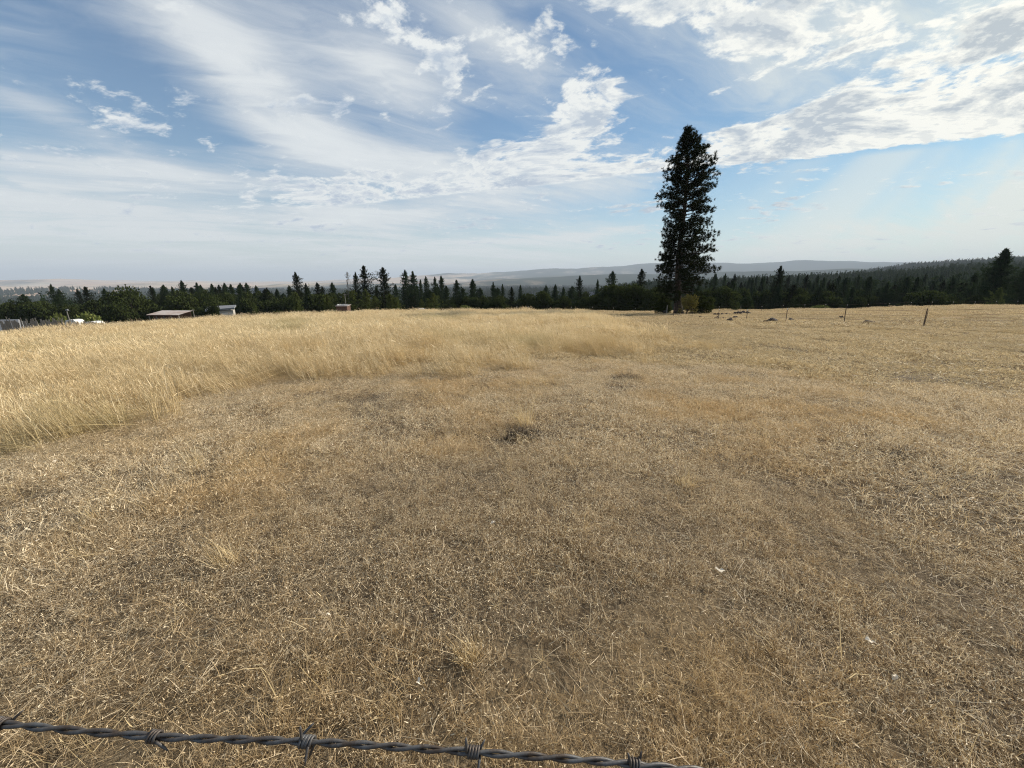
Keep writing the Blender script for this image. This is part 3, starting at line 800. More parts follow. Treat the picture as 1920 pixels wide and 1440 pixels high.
G_L, G_M, G_R, G_Y = "trees behind the left half of the field", "tall conifers behind the middle of the field", "trees at the edge of the right-hand wood", "young green pines along the brow"
TREES = [
 ('oak', 12, 556, 66, 120, "low dark oak at the far left behind the picket fence", G_L), ('oak', 62, 560, 62, 118, "broad low oak behind the middle of the picket fence", G_L),
 ('fir', 88, 531, 22, 150, "two-peaked fir rising left of the street lamp post", G_L), ('fir', 108, 540, 24, 150, "shorter fir leaning on the two-peaked fir at far left", G_L),
 ('pine', 145, 540, 18, 150, "small pine just right of the lamp post, beside the crowned pine", G_L), ('pine', 158, 536, 26, 148, "ragged pine between lamp post and the big umbrella oak", G_L),
 ('oak', 170, 556, 60, 128, "dark oak behind the white camper van", G_L), ('openoak', 232, 521, 86, 120, "large umbrella-shaped oak with sky showing through its crown", G_L),
 ('oak', 215, 552, 60, 112, "dense low oak under the umbrella oak", G_L), ('oak', 275, 552, 66, 125, "dense oak behind the rusty open shed", G_L),
 ('pine', 283, 534, 16, 160, "slim pine right after the umbrella oak", G_L), ('fir', 303, 532, 22, 165, "pointed fir above the rusty shed roof's left end", G_L),
 ('fir', 321, 536, 18, 165, "short fir above the rusty shed roof's right end", G_L), ('fir', 341, 524, 24, 160, "taller pointed fir just right of the shed", G_L),
 ('fir', 367, 528, 22, 160, "narrow fir above the white garage's left side", G_L), ('oak', 345, 544, 90, 122, "wide dark oak between the rusty shed and the white garage", G_L),
 ('oak', 400, 556, 66, 118, "oak hanging over the white garage roof", G_L), ('pine', 403, 537, 18, 165, "small pine above the white garage", G_L),
 ('fir', 423, 529, 22, 160, "left fir of the close pair above the garage's right end", G_L), ('fir', 432, 531, 22, 162, "right fir of the close pair above the garage's right end", G_L),
 ('pine', 453, 536, 20, 165, "pine above the parked silver car", G_L), ('oak', 466, 546, 56, 135, "oak behind the parked silver car", G_L),
 ('pine', 500, 538, 18, 165, "small pine left of the lone tall pine above the red car", G_L), ('oak', 510, 548, 56, 140, "oak behind the red car", G_L),
 ('pine', 555, 508, 26, 150, "lone tall pine standing clear of the oaks against the pale sky", G_M), ('oak', 545, 546, 52, 140, "dark oak at the foot of the lone tall pine", G_L),
 ('oak', 592, 545, 60, 140, "dark oak between the two larger young pines", G_L), ('fir', 626, 528, 24, 150, "fir left of the grey dead-topped tree", G_M),
 ('dead', 648, 507, 20, 150, "grey half-dead tree with a thin bare crown", G_M), ('pine', 661, 508, 20, 152, "slim pine between the half-dead tree and the tallest pine", G_M),
 ('pine', 683, 496, 32, 140, "tallest full pine of the middle group", G_M), ('pine', 716, 499, 36, 142, "dark pine with a crooked forked tip and wide skirts", G_M),
 ('fir', 742, 532, 24, 160, "short fir in the gap right of the crooked-tip pine", G_M), ('fir', 759, 504, 26, 140, "left fir of the tall double fir", G_M),
 ('fir', 775, 506, 26, 142, "right fir of the tall double fir", G_M), ('fir', 786, 522, 18, 150, "short fir tucked behind the tall double fir", G_M),
 ('fir', 798, 516, 18, 148, "first of the three close pointed firs right of the double fir", G_M), ('fir', 814, 517, 18, 148, "second of the three close pointed firs right of the double fir", G_M),
 ('fir', 829, 515, 22, 145, "widest of the three close pointed firs right of the double fir", G_M), ('fir', 857, 523, 28, 150, "broad fir left of the oaks in the middle", G_M),
 ('fir', 886, 522, 30, 150, "broad pointed fir before the pale valley clearing", G_M), ('oak', 842, 558, 44, 130, "low round oak in front of the broad middle firs", G_M),
 ('oak', 872, 548, 50, 132, "round oak under the broad pointed fir", G_M), ('oak', 905, 546, 50, 130, "round oak right of the broad pointed fir", G_M),
 ('fir', 925, 527, 16, 150, "narrow fir at the left end of the pale clearing", G_M), ('fir', 943, 531, 16, 150, "small fir in front of the pale clearing", G_M),
 ('pine', 960, 536, 16, 150, "thin small pine in front of the pale clearing", G_M), ('oak', 935, 546, 56, 126, "oak left of the two white fence posts", G_M),
 ('oak', 990, 541, 42, 124, "round-topped oak behind the two white fence posts", G_M), ('oak', 1022, 540, 54, 122, "large round-topped oak right of the two white fence posts", G_M),
 ('fir', 1023, 532, 12, 160, "little fir tip above the large round-topped oak", G_M), ('fir', 1039, 531, 12, 165, "little fir tip just right of the large round-topped oak", G_M),
 ('oak', 1058, 548, 46, 120, "low oak below the narrow dark fir", G_M), ('pine', 1089, 515, 20, 140, "narrow dark pine standing alone beside the grey barn roof", G_M),
 ('oak', 1095, 552, 40, 118, "low oak in front of the grey barn", G_M), ('fir', 1121, 522, 16, 150, "dim fir left of the wide spreading oak clump", G_M),
 ('fir', 1149, 506, 28, 130, "fir whose tip rises out of the wide oak clump", G_M), ('oak', 1150, 524, 74, 112, "wide tall oak clump left of the great pine", G_M),
 ('oak', 1118, 546, 44, 112, "lower shoulder oak beside the wide oak clump", G_M), ('pine', 1204, 502, 26, 118, "pine with a clear dark crown just left of the great pine", G_M),
 ('oak', 1190, 524, 62, 108, "dark oak between the wide oak clump and the great pine", G_M), ('oak', 1228, 534, 50, 102, "oak half behind the great pine's left side", G_M),
 ('oak', 1362, 528, 64, 100, "round dark oak just right of the great pine", G_R), ('oak', 1325, 536, 46, 104, "oak behind the yellowing small tree", G_R),
 ('pine', 1465, 496, 26, 118, "tall narrow pine standing out in front of the right-hand wood", G_R), ('oak', 1505, 545, 46, 112, "low oak right of the tall narrow pine", G_R),
 ('oak', 1552, 540, 52, 112, "broad low oak beyond the middle fence posts", G_R), ('fir', 1588, 519, 30, 125, "pointed fir above the middle fence posts", G_R),
 ('fir', 1634, 517, 28, 125, "pointed fir in the middle of the right-hand wood's edge", G_R), ('oak', 1610, 552, 40, 112, "low bush-like oak between the two pointed firs", G_R),
 ('fir', 1664, 528, 24, 120, "shorter fir left of the lighter-topped firs", G_R), ('fir', 1702, 517, 30, 122, "tall fir left of the wide flat oak", G_R),
 ('fir', 1722, 518, 26, 126, "fir close behind the wide flat oak", G_R), ('oak', 1750, 534, 80, 105, "wide flat-topped dark oak at the right wood's edge", G_R),
 ('fir', 1790, 520, 28, 120, "fir rising right of the wide flat oak", G_R), ('fir', 1832, 510, 32, 112, "layered fir before the huge fir at the right edge", G_R),
 ('fir', 1856, 508, 28, 118, "slimmer fir touching the huge fir at the right edge", G_R), ('broadfir', 1890, 467, 92, 100, "huge broad layered fir near the right edge", G_R),
 ('fir', 1935, 492, 40, 98, "large fir cut by the picture's right edge", G_R), ('oak', 1830, 548, 50, 100, "low dark oak in front of the layered fir", G_R),
 ('young', 555, 549, 22, 100, "young pine below the lone tall pine", G_Y), ('young', 476, 569, 10, 95, "tiny young pine beside the parked silver car", G_Y),
 ('young', 613, 553, 26, 96, "young pine left of the brown shack", G_Y), ('young', 632, 560, 16, 96, "slim young pine touching the brown shack", G_Y),
 ('young', 660, 546, 24, 98, "tallest young pine right behind the brown shack", G_Y), ('young', 684, 544, 24, 100, "young pine under the tallest full pine", G_Y),
 ('young', 703, 556, 22, 95, "round young pine right of the tallest full pine", G_Y), ('young', 730, 552, 26, 96, "left one of two touching young pines under the crooked-tip pine", G_Y),
 ('young', 743, 558, 20, 95, "right one of two touching young pines under the crooked-tip pine", G_Y), ('young', 790, 562, 14, 96, "small young pine just left of the white parked car", G_Y),
 ('young', 813, 551, 26, 96, "young pine right of the white parked car", G_Y), ('young', 802, 560, 14, 98, "thin young pine behind the white parked car's right end", G_Y),
 ('oak', 396, 562, 24, 90, "low dark oak whose branches cover the front of the white garage", G_L), ('young', 1877, 541, 24, 84, "rounded light green young pine in front of the huge fir", G_R),
 ('bright', 97, 582, 30, 92, "yellow-green shrub behind the picket fence", None), ('bright', 163, 583, 44, 88, "wide yellow-green shrub over the white camper van", None),
 ('bright', 873, 577, 24, 88, "pale green low shrub at the field edge under the middle firs", None), ('bright', 1540, 572, 40, 96, "grey-green low shrub at the edge of the right-hand wood", None),
]
for i, tr in enumerate(TREES): tree_px(*tr, v=(i * 7 + 3) % len(PROTO[tr[0]]))

# the crowded rows behind them
G_F = "trees of the dark wood across the valley edge"
placed = 0
def crowd(n, x0, x1, Y0, Y1, kinds, yr, label, group, top=None):
    for i in range(n):
        x = x0 + (x1 - x0) * (i + TR.random()) / n; Y = Y0 + (Y1 - Y0) * TR.random()
        k = TR.choice(kinds); y = yr[0] + (yr[1] - yr[0]) * TR.random() + (6 if k == 'oak' else 0)
        tree_px(k, x, y, (20 + 14 * TR.random()) * 125 / Y if k != 'oak' else (46 + 18 * TR.random()) * 130 / Y, Y, label, group)
crowd(14, -150, 190, 118, 150, ['oak', 'oak', 'fir'], (548, 558), "low dark tree of the wood behind the picket fence", "low wood behind the picket fence")
crowd(40, 185, 620, 125, 185, ['oak', 'oak', 'fir'], (529, 550), "dark tree filling the wood behind the left side of the field", "wood behind the left side of the field")
crowd(18, 290, 620, 140, 180, ['fir', 'pine', 'fir'], (527, 541), "dark conifer standing among the oaks behind the left side of the field", "conifers among the oaks on the left")
crowd(46, 600, 1260, 122, 180, ['oak', 'fir', 'fir'], (531, 552), "dark tree filling the wood behind the middle of the field", "wood behind the middle of the field")
crowd(56, 1300, 1960, 112, 165, ['fir', 'fir', 'pine', 'oak'], (524, 546), "dark tree at the front of the right-hand wood", "front rows of the right-hand wood")
crowd(90, 1250, 1960, 165, 300, ['fir', 'fir', 'pine'], (510, 530), "dark conifer inside the right-hand wood", "conifers of the right-hand wood")

# the far woods nobody could count
def lowfir(seed, h, R):
    rng = np.random.default_rng(seed); n = 90; t = rng.random(n) ** 1.2; a = rng.random(n) * 6.2832
    rr = R * ((1 - t) * .9 + .06) * (.55 + .5 * rng.random(n)); z = h * (.04 + .96 * t)
    c = np.stack([rr * np.cos(a) * .75, rr * np.sin(a) * .75, z], 1); o = np.stack([np.cos(a), np.sin(a), -0.1 + 0 * a], 1)
    V, F, T = needle_tris(rng, c, o, 2, 1.5, 1.0, up=.35, rnd=.5)
    core = MB().tube([(0, 0, 0), (0, 0, h * .5), (0, 0, h)], [R * .55, R * .34, .05], 6)
    V2 = np.array(core.v); F2 = np.array([f for f in core.f if len(f) == 4])
    F2 = np.concatenate([F2[:, :3], F2[:, [0, 2, 3]]]) + len(V)
    return bpy.data.objects.new("far_fir", mesh_np("far_fir", np.concatenate([V, V2]), np.concatenate([F, F2]), [M_FIR], np.concatenate([T, np.full(len(F2), .2)])))
far_protos = [lowfir(400 + i, 18 + 3 * (i % 3), 3.2 + .4 * (i % 2)) for i in range(6)]
def wood(name, n, r0, r1, a0, a1, label, seed, clear=True, smin=.7, smax=1.25, wide=1.0, power=1.0):
    rng = np.random.default_rng(seed)
    r = np.sqrt(r0 ** 2 + (r1 ** 2 - r0 ** 2) * rng.random(n) ** power); a = np.radians(a0 + (a1 - a0) * rng.random(n))
    X, Y = r * np.sin(a), r * np.cos(a)
    if clear:
        k = np.array([mnoise.fractal(Vector((x * .0028, y * .0028, seed)), 1.0, 2.0, 2) for x, y in zip(X, Y)]) < .32
        X, Y, r = X[k], Y[k], r[k]
    s = smin + (smax - smin) * rng.random(len(X))
    scl = np.stack([s * wide, s * wide, s], 1)
    scatter(name, proto_collection(name + "_kinds", far_protos), np.stack([X, Y, height(X, Y) - .5], 1), np.stack([X * 0, X * 0, rng.random(len(X)) * 6.28], 1), scl, rng.integers(0, 6, len(X)), label)
wood("hillside_forest", 17000, 240, 1050, 13, 76, "dense conifer forest covering the right-hand hillside", 1, clear=False, smin=.5, smax=.95)
wood("valley_forest", 18000, 300, 1600, -78, 16, "dark woods on the valley floor with clearings", 2, smin=.5, smax=.95)
wood("ridge_forest", 16000, 1000, 3400, 14, 76, "bluish forest on the ridge behind the right-hand wood", 3, clear=False, smin=.8, smax=1.3, wide=1.7)
wood("plain_forest", 20000, 1400, 4800, -78, 22, "bluish bands of woodland on the plain", 4, smin=.8, smax=1.3, wide=2.2)

# the great pine standing in the field
def great_pine():
    Y0 = 58.0; z2 = 1 / 3.6
    rows = [(70, 378, 388, 400), (110, 352, 388, 478), (150, 318, 388, 505), (220, 316, 389, 548), (280, 262, 388, 556), (340, 230, 387, 590), (400, 242, 385, 574),
            (480, 196, 381, 574), (560, 176, 378, 566), (650, 218, 372, 588), (720, 230, 362, 586), (800, 205, 355, 604), (860, 206, 348, 574),
            (940, 214, 341, 592), (1020, 202, 336, 632), (1100, 166, 333, 600), (1200, 168, 331, 560), (1290, 215, 330, 500)]
    tab = []
    for y, xl, xc, xr in rows:
        yy = 220 + y * z2
        a, b, c = (at_Y(1180 + q * z2, yy, Y0) for q in (xl, xc, xr))
        tab.append((b[2], b[0] - a[0], b[0], c[0] - b[0]))
    base = at_Y(1272.5, 593, Y0); bx, bz = base[0], gz(base[0], Y0)
    tab = np.array(tab[::-1]); Z = tab[:, 0] - bz; Lf, Cx, Rt = tab[:, 1], tab[:, 2] - bx, tab[:, 3]
    H = Z[-1]; rng = np.random.default_rng(11)
    root = empty("great_pine", (bx, Y0, bz)); tag(root, "huge lone ponderosa pine towering dark against the sky in the field", "pine tree")
    tk = MB(); zs = np.linspace(-.3, H, 16)
    cx = lambda z: float(np.interp(z, np.concatenate([[0], Z]), np.concatenate([[0], Cx])))
    rad = [(.50 * (1 - (max(z, 0) / H)) ** .85 + .03) * (1.6 if i == 0 else (1.12 if i == 1 else 1)) for i, z in enumerate(zs)]
    tk.tube([(cx(z), .25 * math.sin(z * .2), z) for z in zs], rad, 12)
    # a second leader forks off near the top
    zf = H * .74
    tk.tube([(cx(zf), 0, zf), (cx(zf) + .7, .1, zf + 2), (cx(zf) + 1.25, .1, H - 1.0)], [.13, .10, .02], 6)
    cent, outv = [], []
    NB = 290
    for i in range(NB):
        t = (i + rng.random()) / NB; z = 1.7 + (H - 1.9) * t
        a = i * 2.39996 + rng.normal() * .35; ca, sa = math.cos(a), math.sin(a)
        l, r = np.interp(z, Z, Lf), np.interp(z, Z, Rt)
        f = (ca + 1) / 2; Rr = l * (1 - f) + r * f
        ln = Rr * (1.0 if i % 3 else .72) * (.72 + .30 * rng.random()); ln = max(.3, ln)
        if t < .17 and rng.random() < .48: continue
        if t > .86: ln *= .68 + .32 * (1 - t) / .14
        if .32 < t < .52 and ca > .2 and rng.random() < .30: continue                    # thin places where the sky shows through
        if .50 < t < .64 and ca < -.1 and rng.random() < .35: continue
        rise = (.50 * (t - .30)) + rng.normal() * .10; zb = z - rise * ln
        if zb < .8: zb = .8
        p0 = np.array([cx(zb), .25 * math.sin(zb * .2), zb]); d = np.array([ca, sa, 0.0])
        mid = p0 + d * ln * .5 + [0, 0, rise * ln * .35]; end = p0 + d * ln + [0, 0, rise * ln + .10 * ln]
        tk.tube([p0, mid, end], [.03 + .012 * ln, .02 + .006 * ln, .008], 5)
        nt = int(3 + ln * 2.2); pr = np.array([-sa, ca, 0])
        for k in range(nt):
            s = .34 + .68 * (k + rng.random()) / nt
            c = (p0 * (1 - s) + end * s) + [0, 0, .05 * ln * math.sin(s * 3)]
            for q in range(3):
                off = pr * rng.normal() * (.17 + .13 * ln * s) * (.8 if q else .2) + [0, 0, rng.normal() * .20]
                e = c + off
                cent.append(e); outv.append(unit((d * .7 + off)[None])[0] * .7)
                if q == 1: tk.add([c, c + [0, 0, .03], e], [(0, 1, 2)])
    for k in range(70):                                          # the second leader's tufts
        s = rng.random(); z = zf + (H - 1.0 - zf) * s
        a = rng.random() * 6.28; c = np.array([cx(zf) + .1 + 1.2 * s + math.cos(a) * .5 * (1.1 - s), math.sin(a) * .5 * (1.1 - s), z])
        cent.append(c); outv.append(np.array([math.cos(a), math.sin(a), .8]))
    cent, outv = np.array(cent), np.array(outv)
    V, F, T = needle_tris(rng, cent, outv, 24, .27, .050, up=.40, rnd=.95)
    V[:, 2] = np.maximum(V[:, 2], .45)
    tk.build("trunk", M_BARK, root, smooth=True)
    link("crown", mesh_np("crown", V, F, [M_PINE], T), root)
great_pine()
tree_px('yellow', 1293, 543, 40, 55.0, "small tree with yellowing rusty leaves beside the great pine's trunk", None)
tree_px('oak', 1318, 548, 44, 60.0, "small dark green tree right of the yellowing one by the great pine", None, v=2)
tree_px('oak', 1246, 552, 34, 62.0, "low dark tree on a stub trunk left of the great pine", None, v=3)
def round_juniper():
    p = at_Y(1397, 590, 78.0); z = gz(p[0], 78.0)
    root = empty("juniper_bush", (p[0], 78.0, z)); tag(root, "small dark ball-shaped juniper behind the rock pile", "bush")
    rng = np.random.default_rng(3); d = unit(rng.normal(size=(900, 3))); P = d * (rng.random(900) ** .3)[:, None] * [.95, .95, 1.15] + [0, 0, 1.65]
    V, F, T = needle_tris(rng, P, d, 3, .22, .12); link("crown", mesh_np("crown", V, F, [M_FIR], T), root)
    MB().tube([(0, 0, -.2), (0, 0, 1.2)], [.12, .08], 6).build("trunk", M_BARK, root)
round_juniper()
# ---------------------------------------------------------------- materials of built things
M_STEEL = principled("rusty_steel", (0.11, 0.072, 0.055), .8, .3, .4, 20)
M_WHITEPAINT = principled("white_paint", (0.62, 0.62, 0.60), .6, 0, .12, 3)
M_RUSTROOF = principled("rusted_tin", (0.42, 0.40, 0.39), .6, .2, .4, .6, dark=(.24, .15, .11))
M_REDWOOD = principled("weathered_red_boards", (0.13, 0.072, 0.052), .9, 0, .4, 3)
M_GREYWOOD = principled("weathered_grey_wood", (0.22, 0.21, 0.19), .95, 0, .4, 8, .3)
M_PALEWOOD = principled("pale_plank", (0.72, 0.64, 0.48), .9, 0, .2, 5)
M_GLASS = principled("dark_glass", (0.03, 0.035, 0.04), .15, 0, .1, 3)
M_BLACK = principled("black_rubber", (0.03, 0.03, 0.03), .8, 0, .2, 6)
M_SILVER = principled("silver_car_paint", (0.55, 0.57, 0.60), .35, .3, .1, 3)
M_REDPAINT = principled("red_car_paint", (0.35, 0.03, 0.03), .35, 0, .1, 3)
M_DARKPAINT = principled("dark_blue_car_paint", (0.03, 0.04, 0.07), .35, 0, .1, 3)
M_ROCK = principled("basalt", (0.055, 0.040, 0.034), .95, 0, .5, 5, .8, coords='Object')
M_GREYROOF = principled("grey_shingle", (0.20, 0.21, 0.23), .9, 0, .3, 5)
M_BEIGE = principled("beige_siding", (0.42, 0.40, 0.36), .8, 0, .2, 2)
M_WIRE = principled("weathered_fence_wire", (0.115, 0.12, 0.125), .55, .45, .6, 60, .3, dark=(.06, .045, .035))

def road_car(x, y, Y, rz, paint, label, sc=1.0, kind='car'):
    """a small parked car: body, cabin glass, four wheels"""
    p = at_Y(x, y, Y); z = gz(p[0], Y)
    root = empty("parked_" + kind, (p[0], Y, z), rz, (sc,) * 3); tag(root, label, kind)
    prof = [(-2.1, .35), (-2.15, .75), (-1.9, .92), (-1.25, .98), (-.75, 1.42), (.55, 1.45), (1.15, 1.0), (1.95, .85), (2.15, .6), (2.1, .35)]
    b = MB(); n = len(prof); vs = []
    for s, k in ((-1, 1), (1, 1)):
        vs += [(px_, s * (.84 - (.16 if pz > 1.2 else 0)), pz) for px_, pz in prof]
    fs = [tuple(range(n)), tuple(range(2 * n - 1, n - 1, -1))] + [(i, i + n, (i + 1) % n + n, (i + 1) % n) for i in range(n)]
    b.add(vs, fs); b.build("body", paint, root)
    for s in (-1, 1):
        MB().add([(-1.1, s * .80, 1.0), (-.70, s * .70, 1.36), (.5, s * .70, 1.38), (1.0, s * .80, 1.02)], [(0, 1, 2, 3)]).build("side_window", M_GLASS, root)
    MB().add([(.62, -.62, 1.425), (.62, .62, 1.425), (1.14, .70, 1.035), (1.14, -.70, 1.035)], [(0, 1, 2, 3)]).build("windscreen", M_GLASS, root, (.03, 0, .03))
    for wx in (-1.35, 1.35):
        for s in (-1, 1): MB().tube([(wx, s * .70, .33), (wx, s * .88, .33)], [.33, .33], 14).build("wheel", M_BLACK, root)
    return root

def shed():
    a, b = at_Y(279, 585, 86.0), at_Y(344, 586, 84.0)
    cx, cy = (a[0] + b[0]) / 2, 86.0; z = gz(cx, cy); W = (b[0] - a[0]) * .80; top = (a[2] + b[2]) / 2
    root = empty("open_shed", (cx, cy, z), math.radians(-4)); tag(root, "long low open-fronted shed with a rusty corrugated tin roof", "shed")
    h = max(2.0, top - z); D = 3.2
    r = MB(); n = 54                                               # corrugated sheet
    for k in range(n):
        x0, x1 = -W / 2 + W * k / n, -W / 2 + W * (k + 1) / n; o = .05 if k % 2 else 0
        r.add([(x0, -D / 2 - .4, h - .5 + o), (x1, -D / 2 - .4, h - .5 + .05 - o), (x1, D / 2 + .3, h + .15 + .05 - o), (x0, D / 2 + .3, h + .15 + o)], [(0, 1, 2, 3)])
    r.build("roof", M_RUSTROOF, root)
    MB().box((0, -D / 2 - .35, h - .62), (W - .1, .08, .16)).build("eave_board", M_REDWOOD, root)
    for k in range(26):
        xx = -W / 2 + .5 + (W - 1) * k / 25
        MB().box((xx, D / 2, h / 2), ((W - 1) / 25 - .04, .05, h - .1)).build("board", M_REDWOOD, root)
    for k in range(17):
        MB().box((-W * .34 + k * W * .046, -D / 2 + .15, (h - .6) / 2), (W * .044, .05, h - .6)).build("board", M_REDWOOD, root)
    for k in range(5): MB().box((-W / 2 + .3 + (W - .6) * k / 4, -D / 2, (h - .6) / 2), (.16, .16, h - .6)).build("post", M_GREYWOOD, root)
shed()

def garage():
    p = at_Y(416, 585, 96.0); z = gz(p[0], 96.0); t1 = at_Y(425, 571, 96.0)[2]
    h = (t1 - z) * .92; root = empty("garage", (p[0], 96.0, z), math.radians(28)); tag(root, "low white outbuilding with two pale garage doors under the trees", "garage")
    W, D = 5.0, 3.2
    MB().box((0, 0, h * .42), (W, D, h * .84)).build("wall", M_BEIGE, root)
    r = MB(); r.add([(-W / 2 - .4, -D / 2 - .4, h * .82), (W / 2 + .4, -D / 2 - .4, h * .90), (W / 2 + .4, D / 2 + .4, h * .98), (-W / 2 - .4, D / 2 + .4, h * .94),
                     (-W / 2 - .4, -D / 2 - .4, h * .88), (W / 2 + .4, -D / 2 - .4, h * .96), (W / 2 + .4, D / 2 + .4, h * 1.04), (-W / 2 - .4, D / 2 + .4, h)],
                    [(3, 2, 1, 0), (4, 5, 6, 7), (0, 1, 5, 4), (1, 2, 6, 5), (2, 3, 7, 6), (3, 0, 4, 7)]); r.build("roof", M_GREYROOF, root)
    for xx in (-1.25, 1.25):
        d = MB().box((xx, -D / 2 - .03, h * .40), (2.0, .06, h * .66)).build("garage_door", M_WHITEPAINT, root)
        for k in range(1, 4): MB().box((xx, -D / 2 - .065, h * .07 + h * .66 * k / 4), (1.95, .012, .04)).build("panel_joint", M_GREYROOF, d)
    MB().box((-W / 2 - .02, -.5, h * .5), (.05, 1.0, .7)).build("window", M_GLASS, root)
garage()
road_car(442, 581, 90, math.radians(20), M_SILVER, "silver parked car beside the white garage", .75)
road_car(456, 579, 97, math.radians(-15), M_DARKPAINT, "dark parked car behind the silver one", .8)
road_car(529, 577, 104, math.radians(5), M_REDPAINT, "red parked car far back beyond the dry yard", .85)
road_car(791, 579, 90, math.radians(3), M_WHITEPAINT, "white parked car behind the brow in the middle", .85)

def hollow_house():
    p = at_Y(8, 600, 74.0); z = gz(p[0], 74.0); top = at_Y(6, 599, 74.0)[2]
    root = empty("small_house", (p[0], 74.0, z), math.radians(20)); tag(root, "low house with a grey shingle roof at the far left edge", "house")
    h = max(1.6, top - z)
    MB().box((0, 0, h * .33), (4.6, 3.6, h * .66)).build("wall", M_GREYWOOD, root)
    MB().add([(-2.8, -2.3, h * .62), (2.8, -2.3, h * .62), (2.8, 2.3, h * .62), (-2.8, 2.3, h * .62), (-2.0, 0, h), (2.0, 0, h)],
             [(0, 1, 5, 4), (2, 3, 4, 5), (1, 2, 5), (3, 0, 4), (3, 2, 1, 0)]).build("roof", M_GREYROOF, root)
    MB().box((.8, -2.03, h * .33), (.8, .05, .5)).build("window", M_GLASS, root)
hollow_house()

def camper():
    for x, y, Y, L, lab in ((139, 598.5, 74.0, 2.2, "white camper van with a dark side window behind the picket fence"), (176, 602, 70.0, 2.2, "rounded white trailer half hidden in dry grass")):
        p = at_Y(x, y, Y); z = gz(p[0], Y); root = empty("camper" if x < 150 else "trailer", (p[0], Y, z), math.radians(8)); tag(root, lab, "camper" if x < 150 else "trailer")
        h = max(1.5, p[2] - z); n = 10; vs = []
        for s in (-.9, .9):
            for k in range(n + 1):
                a = math.pi * k / n; vs.append((-L / 2 * math.copysign(abs(math.cos(a)) ** .5, math.cos(a)), s, .35 + (h - .35) * abs(math.sin(a)) ** .5))
        fs = [tuple(range(n + 1)), tuple(range(2 * n + 1, n, -1))] + [(i, i + n + 1, i + n + 2, i + 1) for i in range(n)] + [(n, 2 * n + 1, n + 1, 0)]
        MB().add(vs, fs).build("body", M_WHITEPAINT, root)
        MB().box((0, -.91, h * .66), (L * .35, .04, h * .2)).build("side_window", M_GLASS, root)
        for wx in (-L * .28, L * .28): MB().tube([(wx, -.92, .3), (wx, -.72, .3)], [.3, .3], 12).build("wheel", M_BLACK, root)
camper()

def picket_fence():
    """old uneven grey slabs, one object per picket"""
    a, b = at_Y(0, 603, 60.0), at_Y(192, 602, 64.0)
    L = math.hypot(b[0] - a[0], b[1] - a[1]); ang = math.atan2(b[1] - a[1], b[0] - a[0])
    root = empty("picket_fence", (a[0], a[1], gz(a[0], a[1])), 0); tag(root, "old crooked fence of upright grey boards at the left edge", "fence")
    rr = random.Random(4); protos = [MB().box((0, 0, .72), (.17, .03, 1.44), taper=.9).mesh("picket", [M_GREYWOOD]), MB().box((0, 0, .65), (.21, .03, 1.3)).mesh("picket", [M_GREYWOOD]),
                                     MB().box((0, 0, .78), (.10, .04, 1.56), taper=.7).mesh("picket", [M_GREYWOOD])]
    n = 150; z0 = gz(a[0], a[1])
    for k in range(n):
        s = k / (n - 1)
        if rr.random() < (.10 if s < .65 else .35): continue
        X, Y = a[0] + (b[0] - a[0]) * s, a[1] + (b[1] - a[1]) * s
        top = at_Y(960 + X / 1 * 0 + 192 * s, (598, 600)[int(s > .6)], Y)[2]
        g = gz(X, Y); o = link("picket", protos[rr.randrange(3)], root, (X - a[0], Y - a[1], g - z0 - .05)); 
        hh = max(.9, (at_Y(192 * s, 599 - 1.5 * rr.random() + 4 * (s > .6), Y)[2] - g)) / 1.44
        o.scale = (1, 1, hh * (.85 + .2 * rr.random())); o.rotation_euler = (0, rr.gauss(0, .07), ang + rr.gauss(0, .1))
    for q in (.45, 1.05):
        pts = [(X - a[0], Y - a[1] + .05, gz(X, Y) - z0 + q) for X, Y in [(a[0] + (b[0] - a[0]) * s, a[1] + (b[1] - a[1]) * s) for s in np.linspace(0, 1, 9)]]
        MB().tube(pts, .035, 4).build("rail", M_GREYWOOD, root)
picket_fence()

def lamp_post(x, ytop, Y, label, name="lamp_post"):
    p = at_Y(x, ytop, Y); z = gz(p[0], Y); h = p[2] - z
    root = empty(name, (p[0], Y, z)); tag(root, label, "lamp post" if name == "lamp_post" else "pole")
    MB().tube([(0, 0, -.2), (0, 0, h - .2)], [.10, .07], 8).build("pole", M_GREYWOOD, root)
    if name == "lamp_post":
        MB().box((.12, 0, h - .1), (.5, .28, .22), taper=.6).build("lamp_head", M_GREYROOF, root)
    else:
        MB().tube([(-.35, 0, h - .4), (.35, 0, h - .4)], .04, 6).build("crossarm", M_GREYWOOD, root)
    return root
lamp_post(124, 580, 72.0, "grey lamp post standing behind the picket fence")
lamp_post(646, 549, 95.0, "thin pale utility pole beside the brown shack", "utility_pole")
lamp_post(361, 578, 84.0, "short grey pole between the shed and the garage", "utility_pole")

def plank(x, y, L, label):
    p = ground_at(x, y); root = MB().box((0, 0, .55), (L, .5, .05)).build("plank", M_PALEWOOD, None, (p[0], p[1], p[2]))
    root.rotation_euler = (0, 0, .15); tag(root, label, "plank")
plank(83, 618, 1.5, "left of two pale planks lying on the tall grass"); plank(103, 616, 1.5, "right of two pale planks lying on the tall grass")

